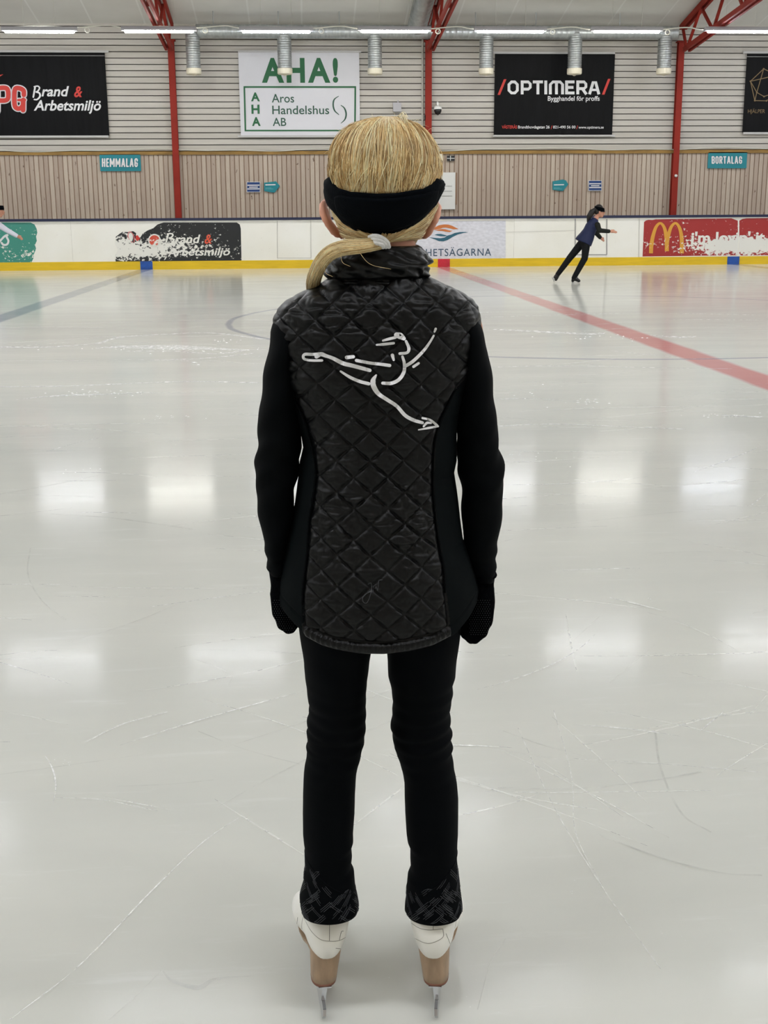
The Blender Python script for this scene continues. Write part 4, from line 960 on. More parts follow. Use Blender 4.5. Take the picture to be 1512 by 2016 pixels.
# ---- jacket torso with quilted back panel
TT = Tab([(546, 652, 845, .062, .058), (556, 632, 866, .066, .06), (566, 608, 890, .072, .064), (578, 584, 912, .078, .068), (590, 562, 929, .083, .072), (605, 547, 940, .088, .076), (625, 537, 946, .091, .08), (650, 535, 945, .093, .083),
          (690, 544, 937, .094, .086), (730, 552, 932, .094, .088), (770, 568, 915, .092, .088), (810, 580, 904, .090, .086), (850, 592, 898, .088, .084), (878, 597, 898, .087, .082), (906, 590, 898, .087, .082), (930, 588, 893, .088, .082), (963, 584, 898, .090, .082), (985, 581, 901, .092, .083),
          (1030, 572, 906, .096, .086), (1060, 564, 910, .099, .088), (1096, 555, 923, .103, .092), (1131, 548, 935, .106, .095), (1156, 543.5, 941, .108, .096), (1250, 543.5, 941, .109, .096)])
hem_x = [540, 543, 549, 570, 594, 601, 630, 658, 700, 744, 790, 837, 884, 910, 932, 941, 945]; hem_y = [1152, 1158, 1170, 1186, 1203, 1213, 1224, 1230, 1235, 1236.5, 1234, 1228, 1214, 1194, 1174, 1153, 1150]
pl = np.array([(546, 640), (560, 618), (575, 588), (590, 566), (599, 555), (620, 541), (642, 531.5), (672, 534), (712, 550), (771, 571), (821, 596), (864, 609), (897, 616), (924, 620), (967, 617.5), (1031, 607), (1089, 603), (1164, 595), (1192, 594), (1240, 597)], float)
pr = np.array([(546, 858), (560, 882), (575, 906), (590, 926), (611, 943), (649, 945), (689, 941), (728, 931), (768, 899), (801, 881), (831, 868), (871, 857.5), (931, 854), (978, 855), (1060, 864), (1117, 874.6), (1167, 878), (1213, 884), (1240, 886)], float)
A0 = P(690, 631, YG-0.09); QX, QZ = 0.0462, 0.0418
def torso_base(t, f):
    """t: 0 right, PI/2 front, 3PI/2 back; f: 0 neck .. 1 hem"""
    c, s = math.cos(t), math.sin(t); e = 2.15
    # hem height depends on where round the body we are
    cx0, w0 = 742.5, 199.0
    xh = cx0+w0*math.copysign(abs(c)**(2/e), c)
    hy = np.interp(xh, hem_x, hem_y)
    if s > 0: hy = hy+(1178-hy)*min(1, s*1.6)
    py = 546+(hy-546)*f
    xl, xr, db, df = (TT(py, k) for k in (1, 2, 3, 4))
    a, b = P(xl, py, YG), P(xr, py, YG); w = (b[0]-a[0])/2
    return np.array([(a[0]+b[0])/2+w*math.copysign(abs(c)**(2/e), c), YG+(df if s > 0 else db)*math.copysign(abs(s)**(2/e), s), (a[2]+b[2])/2]), py, hy
NTH, NR = 420, 330
th_list = []
for k in range(NTH):                       # denser round the back
    u = k/NTH; th_list.append(1.5*PI+2*PI*(u-0.5)+0.62*math.sin(2*PI*(u-0.5)) if False else 2*PI*u)
th_list = list(np.concatenate([np.linspace(PI, 2*PI, 320, endpoint=False), np.linspace(2*PI, 3*PI, 100, endpoint=False)]))
NTH = len(th_list)
V = np.zeros((NR, NTH, 3)); PY = np.zeros((NR, NTH)); HY = np.zeros((NR, NTH))
for i in range(NR):
    for k, t in enumerate(th_list):
        V[i, k], PY[i, k], HY[i, k] = torso_base(t, i/(NR-1))
dk = np.roll(V, -1, 1)-np.roll(V, 1, 1); di = np.gradient(V, axis=0); NRM = np.cross(di, dk); NRM /= np.linalg.norm(NRM, axis=2, keepdims=True)+1e-9
cen = V.mean(1, keepdims=True); sgn = np.sign(((V-cen)*NRM).sum(2, keepdims=True)); NRM *= np.where(sgn == 0, 1, sgn)
IM = proj(V.reshape(-1, 3)).reshape(NR, NTH, 2)
TH = np.array(th_list)[None, :]*np.ones((NR, 1)); back = np.sin(TH) <= 0.02
XLb = np.interp(IM[..., 1], pl[:, 0], pl[:, 1]); XRb = np.interp(IM[..., 1], pr[:, 0], pr[:, 1])
inpanel = (back & (IM[..., 0] > XLb) & (IM[..., 0] < XRb)) | (~back & (PY < 760)) | (PY < 668)
def vnoise(x, z, s, seed):                 # smooth value noise
    r = np.random.default_rng(seed).random((64, 64)); X = x*s; Z = z*s; xi = np.floor(X).astype(int); zi = np.floor(Z).astype(int); fx = X-xi; fz_ = Z-zi
    fx = fx*fx*(3-2*fx); fz_ = fz_*fz_*(3-2*fz_); g = lambda a, b: r[a % 64, b % 64]
    return (g(xi, zi)*(1-fx)+g(xi+1, zi)*fx)*(1-fz_)+(g(xi, zi+1)*(1-fx)+g(xi+1, zi+1)*fx)*fz_-0.5
ux = (V[..., 0]-A0[0])/QX; uz = (V[..., 2]-A0[2])/QZ
ux = ux+0.10*vnoise(V[..., 0], V[..., 2], 12, 3); uz = uz+0.10*vnoise(V[..., 0], V[..., 2], 11, 4)
qa, qb = ux+uz, ux-uz
da = np.abs(qa-np.round(qa)); db_ = np.abs(qb-np.round(qb))
dm = np.minimum(da, db_); puff = (1-np.exp(-dm/0.055))*0.72+0.28*np.clip(da*2, 0, 1)**0.6*np.clip(db_*2, 0, 1)**0.6
wr = np.abs(vnoise(V[..., 0]*0.55+V[..., 2]*0.25, V[..., 2]*1.6, 85, 5))*2+0.6*np.abs(vnoise(V[..., 0]-V[..., 2]*0.5, V[..., 2]+V[..., 0]*0.6, 130, 6))
crease_amp = 0.0024+0.0022*np.exp(-((PY-985)/70)**2)+0.0018*np.exp(-((PY-600)/60)**2)
disp = 0.0058*puff-0.0035+(wr-0.35)*crease_amp*np.clip(puff*1.2, 0, 1)
# seams beside the panel and the gathered hem
ed = np.minimum(np.abs(IM[..., 0]-XLb), np.abs(IM[..., 0]-XRb)); edge_in = np.clip(np.maximum(ed/9.0, (675-PY)/30), 0, 1)
disp = np.where(inpanel & back, disp*edge_in-0.004*(1-edge_in), disp)
hd = HY-PY
hemzone = hd < 20
disp = np.where(inpanel & hemzone, 0.004*np.sin(np.clip(hd/20, 0, 1)*PI)**0.6-0.001+0.0022*np.sin(V[..., 0]*900+3*vnoise(V[..., 0], V[..., 2], 40, 8))*np.clip(hd/20, 0, 1), disp)
disp = np.where(inpanel & (np.abs(hd-21) < 3), -0.004, disp)
soft = 0.0022*vnoise(V[..., 0]*0.5, V[..., 2], 40, 9)+0.003*vnoise(V[..., 0]*0.4, V[..., 2], 16, 10)
soft = np.where(~inpanel & (np.abs(hd-22) < 2.5), soft-0.0015, soft)
disp = np.where(inpanel, disp, soft)
sd_ = np.clip((np.abs(np.cos(TH))-0.86)/0.14, 0, 1); disp = disp*(1-0.8*sd_*sd_*(3-2*sd_))
V2 = V+NRM*disp[..., None]
mb = MB(); ring = [V2[i] for i in range(NR)]
mb.loft([list(r) for r in ring], cap=True)
# turn the hem inwards so that it has a thickness
jac_faces_panel = []
me_f = mb.f
inp = inpanel
for fi, f in enumerate(me_f):
    if len(f) == 4:
        i, k = divmod(f[0], NTH); mb.m[fi] = 0 if inp[min(i, NR-1), k] else 1
    else: mb.m[fi] = 1
jacket = mb.obj('jacket', ['nylon', 'sidepanel'], girl, True, loc=W(745, 900))
bvh = BVHTree.FromPolygons([tuple(v) for v in mb.v], mb.f)
def cast(px, py, lift=0.0022, tree=None, strict=False):
    d = ray(px, py); d /= np.linalg.norm(d); hit = (tree or bvh).ray_cast(Vector(CAMP), Vector(d))
    if hit[0] is None: return None if strict else P(px, py, YG-0.08)
    return np.array(hit[0])-d*lift
def piping(pts):
    return bez([cast(x, y, 0.001) for x, y in pts], 4)
mb = MB()
for tab, o in ((pl, 0.8), (pr, -0.8)):
    sel = [(x+o, y) for y, x in tab if 668 < y < 1212]
    sel2 = [q for q in bez(sel, 8) if q[1] > 690 or abs(q[0]-742) < 190-(0 if q[1] > 690 else 4)]
    hit_ = [cast(q[0], q[1], -0.0012, None, True) for q in sel2]; hit_ = [q for q in hit_ if q is not None]
    mb.tube(hit_, 0.0022, 6)
mb.obj('panel_seam', 'softshell', jacket, True)
# emblem: a skater drawn in thick white strokes
def cz2(pts): return [(500+x/3.024, 540+y/3.024) for x, y in pts]
EM = [([(405, 513), (345, 513), (303, 506), (293, 490), (305, 476), (350, 477), (398, 473)], [5, 5, 5.5, 6, 6]), ([(372, 490), (398, 476), (430, 486), (470, 500), (530, 530), (590, 545), (690, 572)], [8, 8.5, 6.5, 8, 8, 7]), ([(552, 495), (592, 491)], [7.5, 6.5]), ([(610, 513), (690, 528), (750, 535), (808, 543)], [6.5, 6, 6, 6.5]),
      ([(516, 578), (570, 612), (630, 638), (684, 652)], [4, 6, 6.5, 6.5]), ([(728, 600), (710, 630), (712, 665), (740, 710), (790, 745), (850, 785), (900, 840), (950, 868), (1003, 884)], [3.5, 10, 10, 7.5, 7, 7, 7, 6]), ([(766, 648), (820, 648), (865, 625), (893, 580), (895, 530), (884, 490)], [6, 7, 7, 7, 6, 5]),
      ([(905, 545), (950, 515), (1010, 455), (1050, 400), (1070, 366)], [6.5, 6.5, 6, 4.5, 4]), ([(1075, 342), (1082, 325)], [4, 5]), ([(950, 550), (980, 530)], [5.5, 5]), ([(868, 472), (912, 466), (922, 440), (905, 398)], [5.5, 5.5, 6.5, 5]), ([(850, 362), (872, 368), (892, 382)], [11, 13, 8]),
      ([(768, 395), (800, 386), (842, 376)], [4, 5.5, 5.5]), ([(730, 420), (770, 417), (832, 410)], [3.5, 5.5, 5]), ([(824, 482), (832, 510)], [7, 4.5]), ([(980, 926), (1040, 915), (1096, 905)], [2.5, 4.5, 4]), ([(1004, 856), (1050, 868), (1090, 900)], [4.5, 4.5, 5]), ([(1010, 905), (1030, 885), (1055, 885)], [4, 5, 4])]
mb = MB()
for pts, w in EM:
    vs, fs = ribbon2d(bez(cz2(pts), 7), w, True); mb.add([cast(q[0], q[1], 0.0018+0.0004*EM.index((pts, w))/6+(0.0004 if j >= len(vs)-10 else 0.0002 if j >= len(vs)-20 else 0.0003*j/len(vs))) for j, q in enumerate(vs)], fs)
mb.obj('skater_emblem', 'emblem', jacket)['label'] = 'white line drawing of a figure skater on the back'
def cj(pts): return [(480+x/2.8, 860+y/2.8) for x, y in pts]
mb = MB()
for pts in ([(685, 812), (700, 806), (705, 830), (695, 880), (678, 915), (660, 912), (655, 890), (672, 868), (702, 850)], [(715, 825), (712, 852)], [(716, 806), (717, 808)], [(724, 836), (730, 826), (738, 848), (742, 815), (745, 792), (764, 788)]):
    vs, fs = ribbon2d(bez(cj(pts), 6), 1.5, True); mb.add([cast(q[0], q[1], 0.0012) for q in vs], fs)
mb.obj('embroidery', 'jwstitch', jacket)['label'] = 'small dark embroidered initials above the hem'
# ---- collar
mb = MB(); NC = 160; rings = []; NRc = 60
for i in range(NRc):
    f = i/(NRc-1); rg = []
    for k in range(NC):
        t = 2*PI*k/NC; c, s = math.cos(t), math.sin(t)
        xl = np.interp(f, [0, .12, .3, .55, .8, 1], [638, 641, 646, 645, 648, 664]); xr = np.interp(f, [0, .12, .3, .55, .8, 1], [846, 842, 839.5, 840.5, 838, 824])
        pyb = 556; pyt = 486+10*max(0, -c)-6*max(0, s)
        py = pyb+(pyt-pyb)*f
        a, b = P(xl, py, YG), P(xr, py, YG); w = (b[0]-a[0])/2; d = 0.066+0.006*math.sin(f*PI)
        x = (a[0]+b[0])/2+w*math.copysign(abs(c)**(2/2.2), c); y = YG+0.004+d*math.copysign(abs(s)**(2/2.2), s); z = (a[2]+b[2])/2
        arc = t*0.07
        qa = arc/0.044+z/0.040; qb = arc/0.044-z/0.040
        pf = (min(1, 2*abs(qa-round(qa)))*min(1, 2*abs(qb-round(qb))))**0.4
        fold = -0.006*math.exp(-((f-0.13)/0.05)**2)+0.003*math.exp(-((f-0.45-0.12*c)/0.12)**2)-0.004*math.exp(-((f-0.62+0.16*c)/0.035)**2)*max(0, c)
        r = 0.005*pf+fold+0.0024*math.sin(11*t+f*9)*math.sin(f*13+3*c)
        rg.append((x+r*c, y+r*s, z))
    rings.append(rg)
top = np.array(rings[-1]); cc = top.mean(0)
for g, dz in ((0.93, 0.002), (0.86, -0.003), (0.80, -0.02), (0.76, -0.05)): rings.append([tuple(cc+(q-cc)*g+np.array([0, 0, dz])) for q in top])
mb.loft(rings, cap=False); mb.obj('collar', 'nylon', jacket, True)
# ---- sleeves
SL = Tab([(600, 566, 600, .03), (618, 548, 600, .042), (635, 539, 600, .050), (652, 533, 600, .053), (690, 527.5, 596, .054), (740, 518.5, 590, .052), (800, 511, 590, .050), (850, 507, 594, .047), (880, 505, 594, .045), (930, 502.5, 586, .043), (965, 503.5, 581, .042), (1010, 509, 577, .040), (1060, 517.5, 570, .036), (1105, 527, 563, .031), (1126, 530, 562, .029)])
SR = Tab([(604, 895, 926, .03), (620, 892, 937, .042), (638, 890, 943.5, .050), (655, 890, 949.5, .053), (690, 892, 959.5, .054), (740, 896, 967, .052), (800, 896, 974, .050), (850, 898, 978.5, .047), (880, 900, 983, .045), (910, 901, 989.5, .044), (945, 906, 991, .043), (980, 909, 989.5, .041), (1030, 911, 985, .039), (1067, 911.5, 980, .037), (1110, 926, 974, .033), (1138, 934, 972, .030)])
for tab, s in ((SL, -1), (SR, 1)):
    y0, y1 = tab.r[0, 0], tab.r[-1, 0]; rings = []; n = 56; m = 110
    for i in range(m):
        py = y0+(y1-y0)*i/(m-1); a, b = P(tab(py, 1), py, YG), P(tab(py, 2), py, YG); w = (b[0]-a[0])/2; c = (a+b)/2; d = tab(py, 3); rg = []
        for k in range(n):
            t = 2*PI*k/n; wob = 0.0016*math.sin(py/9.0+2*math.sin(t*2+s)+t)*math.exp(-((py-905)/70)**2)+0.0012*math.sin(py/15.0+3*math.cos(t))+0.0016*math.sin(py/5.5)*math.exp(-((py-1100)/30)**2)
            rg.append((c[0]+(w+wob)*math.cos(t), c[1]+(d+wob)*math.sin(t), c[2]))
        rings.append(rg)
    mb = MB(); mb.loft(rings); mb.obj('sleeve', 'softshell', jacket, True)
# ---- gloves: knit, fingers loosely curled
for k in 'lr':
    mb = MB(); hand_chains(mb, **HANDS[k], r=0.0098)
    tab = [(1114, 528, 566, .026), (1135, 531, 568, .026), (1160, 534.5, 574, .027), (1190, 535, 584, .030), (1208, 538, 588, .030), (1222, 545, 588, .028)] if k == 'l' else [(1128, 934, 974, .026), (1140, 935, 972.5, .026), (1160, 930, 968, .027), (1190, 918, 966.5, .030), (1215, 908, 966, .030), (1232, 904, 961, .028)]
    rings = []
    for i in range(24):
        py = tab[0][0]+(tab[-1][0]-tab[0][0])*i/23; T_ = Tab(tab); a, b = P(T_(py, 1), py, YG), P(T_(py, 2), py, YG); rings.append(ring_pts((a[0]+b[0])/2, YG, (a[2]+b[2])/2, (b[0]-a[0])/2, T_(py, 3), T_(py, 3), 30, 2.3))
    mb.loft(rings)
    g = voxel(mb, 'glove', 'knit', 0.0026, girl, 3)
    gb = MB()                              # fuzzy cuff edge
    Tc = Tab(tab); py = tab[0][0]+1; a, b = P(Tc(py, 1), py, YG), P(Tc(py, 2), py, YG); rg = ring_pts((a[0]+b[0])/2, YG, (a[2]+b[2])/2, (b[0]-a[0])/2+0.0005, Tc(py, 3), Tc(py, 3), 40, 2.3)
    gb.tube(rg+[rg[0]], 0.0022, 8, cap=False); gb.obj('cuff_edge', 'knit', g, True)
    db = MB()                              # grip dots
    gv = np.zeros(len(g.data.vertices)*3); g.data.vertices.foreach_get('co', gv); gv = gv.reshape(-1, 3)+WL[g]
    gt = BVHTree.FromPolygons([tuple(v) for v in gv], [tuple(p.vertices) for p in g.data.polygons])
    xr0, xr1 = (538, 580) if k == 'l' else (925, 966)
    yy = 1182
    while yy < 1252:
        xx = xr0+(2.3 if int(yy/4.2) % 2 else 0)
        while xx < xr1:
            d = ray(xx, yy); d = d/np.linalg.norm(d); h = gt.ray_cast(Vector(CAMP), Vector(d))
            if h[0] is not None: db.sphere(tuple(h[0]), 0.0006, 6, 4)
            xx += 4.6
        yy += 4.2
    if db.v: db.obj('grip_dots', 'jwstitch', g, True)
# ---- leggings
LL = Tab([(1130, 585, 748, .075), (1200, 587, 748, .076), (1237, 589, 739, .074), (1270, 593, 733, .071), (1300, 598, 728, .068), (1340, 602, 722, .064), (1378, 606, 720.5, .060), (1386, 609, 720.5, .059), (1402, 608, 720, .058), (1416, 604.5, 720, .057), (1424, 605, 720, .057), (1432, 607, 719.5, .056), (1440, 602.5, 719, .055), (1452, 606, 718, .054), (1462, 604.5, 716.5, .053), (1468, 601.5, 714.5, .053), (1478, 605, 712.5, .053),
          (1490, 603, 709.5, .053), (1520, 598, 701.5, .053), (1560, 596.5, 699, .053), (1600, 596, 698, .052), (1640, 596.5, 695, .050), (1656, 598, 695.5, .049), (1668, 600, 691.5, .048), (1686, 600.5, 693, .047), (1704, 601, 691, .047), (1715, 598.5, 697, .047), (1735, 597.5, 698.5, .049), (1751, 593, 700, .051), (1760, 590.5, 702, .052), (1779, 591, 705.5, .053), (1789, 593, 706, .053), (1797, 596, 703, .052)])
LR_ = Tab([(1130, 742, 908, .075), (1200, 746, 908, .076), (1237, 755, 906, .074), (1270, 760, 902, .071), (1300, 763, 898.5, .068), (1330, 765, 895, .065), (1346, 769, 889.5, .063), (1362, 771.5, 891.5, .062), (1380, 773, 888, .060), (1400, 773, 885, .058), (1420, 771, 886.5, .057), (1432, 769, 885.5, .056), (1442, 772, 890, .055), (1454, 774, 886.5, .055), (1470, 776, 891, .054), (1478, 780, 888, .053), (1490, 784, 890.5, .053),
          (1515, 792, 894, .053), (1540, 796.5, 899, .053), (1570, 797, 901.5, .053), (1600, 798, 901.5, .052), (1640, 800.5, 901, .050), (1655, 802.5, 900, .049), (1668, 808, 899.5, .048), (1690, 808, 899, .047), (1709, 809, 901, .047), (1723, 803, 902.5, .048), (1745, 801, 905, .050), (1765, 799.7, 907, .052), (1780, 797.5, 909, .053), (1790, 797, 909.4, .053), (1799, 802, 905, .052)])
def leg_pt(tab, py, t, out=0.0, s=1):
    a, b = P(tab(py, 1), py, YG+0.006), P(tab(py, 2), py, YG+0.006); w = (b[0]-a[0])/2; d = tab(py, 3); c = (a+b)/2
    amp = math.exp(-((py-1435)/70)**2)
    wob = 0.0016*amp*math.sin(py/4.6+1.6*math.sin(t+s)+s)+0.0011*math.sin(py/13+2*math.sin(t*2))*math.exp(-((py-1300)/120)**2)
    up = 0.012*max(0.0, -math.sin(t))*min(1.0, max(0.0, (py-1725)/70))
    return (c[0]+(w+wob*0.4+out)*math.cos(t), c[1]+(d+wob+out)*math.sin(t), c[2]+up)
mb = MB(); NL = 64
for tab, s in ((LL, -1), (LR_, 1)):
    ys = np.linspace(tab.r[0, 0], tab.r[-1, 0], 300)
    rings = [[leg_pt(tab, py, 2*PI*k/NL, 0, s) for k in range(NL)] for py in ys]
    rings.append([leg_pt(tab, ys[-1]+2, 2*PI*k/NL, -0.003, s) for k in range(NL)]); rings.append([leg_pt(tab, ys[-1]-8, 2*PI*k/NL, -0.006, s) for k in range(NL)])
    mb.loft(rings, cap=False)
rings = []
for py, w, d in ((1000, 150, .07), (1090, 158, .078), (1150, 161, .082), (1200, 160, .080), (1222, 150, .070), (1232, 120, .05)):
    a, b = P(747-w, py, YG), P(747+w, py, YG); rings.append(ring_pts((a[0]+b[0])/2, YG+0.004, (a[2]+b[2])/2, (b[0]-a[0])/2, d, d, 48))
mb.loft(rings)
trous = mb.obj('leggings', 'leggings', girl, True)
for tab, s in ((LL, -1), (LR_, 1)):        # stitched trim round each ankle: bundles of short crossing lines
    mb = MB()
    for i in range(150):
        t = rng.uniform(0, 2*PI); py = rng.uniform(1672, 1795); outer = math.cos(t)*s
        lim = 1712-38*outer
        if py < lim: continue
        ang = 1 if (int(t*5)+int(py/18)) % 2 else -1
        for j in range(int(rng.integers(2, 4))):
            L = rng.uniform(0.16, 0.42); q = []
            for u in (-0.5, -0.17, 0.17, 0.5):
                tt = t+u*L*1.1+j*0.055*ang*0.7; yy = py+u*L*62*ang-j*3.0
                q.append(leg_pt(tab, min(max(yy, lim-6), 1794), tt, 0.0004, s))
            mb.tube(q, 0.00042, 4)
    mb.obj('ankle_trim', 'stitch', trous)['label'] = 'ankle trim of grey crossing stitched lines'
    mb = MB(); mb.tube([leg_pt(tab, 1712-38*math.cos(t)*s, t, 0.0002, s) for t in np.linspace(0, 2*PI, 60)], 0.0007, 5, cap=False); mb.obj('trim_seam', 'cuffcloth', trous)
# ---- skates
BOOT = [(.018, .185, .088, .195, .0335, 0), (.012, .176, .090, .19, .0345, 0), (.004, .160, .093, .185, .0355, .03), (-.0035, .142, .095, .178, .0345, .06), (-.004, .124, .098, .170, .0335, .12), (-.001, .109, .103, .160, .0325, .20), (.008, .100, .109, .155, .032, .26), (.028, .0965, .116, .150, .032, .22), (.055, .094, .128, .143, .033, .15), (.085, .088, .145, .133, .036, .1), (.115, .077, .160, .123, .0390, .05), (.145, .071, .178, .114, .0405, 0), (.175, .0695, .197, .107, .0395, 0), (.200, .075, .214, .101, .036, 0), (.219, .078, .226, .095, .027, 0), (.230, .083, .233, .089, .012, 0)]
def make_skate(s, bx, by, ang, lean):
    f = np.array([s*math.sin(ang), math.cos(ang), 0]); sd = np.array([f[1], -f[0], 0]); LOW = 0.011
    def at(a, lat, z): return np.array([bx, by, 0])+f*a+sd*lat+np.array([-s*lean*z, 0, z-LOW*min(1, max(0, (z-0.024)/0.03))])+np.array([0, 0, 0.002])
    rows = []; B = np.array(BOOT); tt = np.linspace(0, 1, 64); src = np.linspace(0, 1, len(B)); R_ = np.stack([np.interp(tt, src, B[:, j]) for j in range(6)], 1)
    for _ in range(3): R_[1:-1] = 0.25*R_[:-2]+0.5*R_[1:-1]+0.25*R_[2:]
    for a0, z0, a1, z1, w, kk in R_:
        rg = []
        for k in range(40):
            t = 2*PI*k/40; sn = math.sin(t); u = 0.5+0.5*sn
            c_ = math.cos(t); rg.append(at(a0+(a1-a0)*u, w*(1-kk*max(0, -sn)**2)*math.copysign(abs(c_)**0.7, c_), z0+(z1-z0)*u))
        rows.append(rg)
    mb = MB(); mb.loft(rows); boot = mb.obj('skate', 'boot', girl, True)
    boot['label'] = 'white leather figure skate with tan heel'
    bt = BVHTree.FromPolygons([tuple(v) for v in mb.v], mb.f)
    mb = MB()                              # heel block
    for lo, hi in ((0.059, 0.108),):
        rings = []
        for z, w, l in ((0.0595, .0202, .052), (0.070, .0210, .055), (0.09, .0228, .060), (0.104, .0242, .064), (0.114, .0240, .064)):
            rg = []
            for k in range(30):
                t = 2*PI*k/30; c, sn = math.cos(t), math.sin(t); a = 0.004+(1-c)*l/2 if True else 0
                rg.append(at(a, w*math.copysign(abs(sn)**0.7, sn), z+0.0))
            rings.append(rg)
        mb.loft(rings)
    mb.obj('heel', 'heel', boot, True)['label'] = 'tan stacked heel'
    mb = MB(); rings = []
    for z, w, l in ((0.0555, .0196, .051), (0.0597, .0204, .0525)):
        rings.append([at(0.004+(1-math.cos(t))*l/2, w*math.copysign(abs(math.sin(t))**0.7, math.sin(t)), z) for t in np.linspace(0, 2*PI, 30, endpoint=False)])
    mb.loft(rings); mb.obj('heel_lift', 'heeltip', boot, True)
    mb = MB(); rings = []                  # sole
    for a, z, w in ((0.045, .094, .022), (0.08, .087, .025), (.11, .0765, .029), (.145, .0695, .032), (.18, .068, .033), (.205, .0735, .031), (.225, .078, .018)):
        rings.append([at(a, w*c_, z+d_) for c_, d_ in ((-0.94, .000), (-0.9, -.005), (0.9, -.005), (0.94, .000))])
    mb.loft(rings); mb.obj('sole', 'heel', boot)
    mb = MB()                              # blade: runner, stanchions, plates, toe pick
    run = [(-0.020, .010), (-0.013, .0015), (.03, .0), (.12, .0), (.20, .0015), (.228, .006), (.240, .012), (.243, .022), (.236, .027), (.12, .022), (.02, .022), (-.016, .019)]
    for sg in (1,):
        q0 = [at(a, -0.0024, z) for a, z in run]; q1 = [at(a, 0.0024, z) for a, z in run]
        mb.add(q0+q1, [tuple(range(12)), tuple(range(23, 11, -1))]+[(i, (i+1) % 12, 12+(i+1) % 12, 12+i) for i in range(12)])
    def slabz(pts, half):
        n = len(pts); q0 = [at(a, -half, z) for a, z in pts]; q1 = [at(a, half, z) for a, z in pts]
        mb.add(q0+q1, [tuple(range(n)), tuple(range(2*n-1, n-1, -1))]+[(i, (i+1) % n, n+(i+1) % n, n+i) for i in range(n)])
    slabz([(.004, .021), (.030, .021), (.044, .055), (.006, .055)], 0.0036)
    slabz([(.135, .021), (.19, .024), (.20, .070), (.15, .074)], 0.0036)
    slabz([(.004, .0525), (.052, .0525), (.052, .0553), (.004, .0553)], 0.010)
    slabz([(.13, .0705), (.21, .067), (.21, .069), (.13, .0730)], 0.022)
    for j in range(4): slabz([(.236+.003*j, .008+.006*j), (.244+.003*j, .006+.006*j), (.241+.003*j, .013+.006*j)], 0.003)
    mb.obj('blade', 'steel', boot)['label'] = 'chrome figure skating blade'
    mb = MB()                              # leather seams on the counter
    def sc(px, py):
        d = ray(px, py); d = d/np.linalg.norm(d); h = bt.ray_cast(Vector(CAMP), Vector(d)); return None if h[0] is None else np.array(h[0])-d*0.0003
    if s < 0: seams_ = [[(649, 1814), (648.5, 1852)], [(598, 1806), (612, 1832), (630, 1849), (649, 1853), (670, 1851), (690, 1838)], [(668, 1852), (672, 1835), (676, 1833)], [(661, 1867), (672, 1868)], [(598, 1800), (594, 1825), (600, 1858), (604, 1868)], [(586, 1806), (585, 1828), (593, 1858)]]
    else: seams_ = [[(853, 1816), (852.5, 1831)], [(808, 1816), (825, 1827), (845, 1831), (872, 1829)], [(814, 1846), (835, 1856), (852, 1856), (872, 1845), (872, 1829)], [(878, 1838), (886, 1858), (889, 1874)], [(899, 1806), (895, 1844), (916, 1843)], [(897, 1845), (898, 1868)]]
    for L in seams_:
        q = [sc(*p) for p in bez(L, 8)]; q = [p for p in q if p is not None]
        if len(q) > 2: mb.tube(q, 0.00038, 4)
    if mb.v: mb.obj('leather_seam', 'bootline', boot)
    return boot
pL = G(637, 2010); pR = G(864, 2016)
make_skate(-1, pL[0]-0.001, pL[1]+0.014, math.radians(5), 0.092)
make_skate(1, pR[0]+0.000, pR[1]+0.023, math.radians(9.5), 0.070)

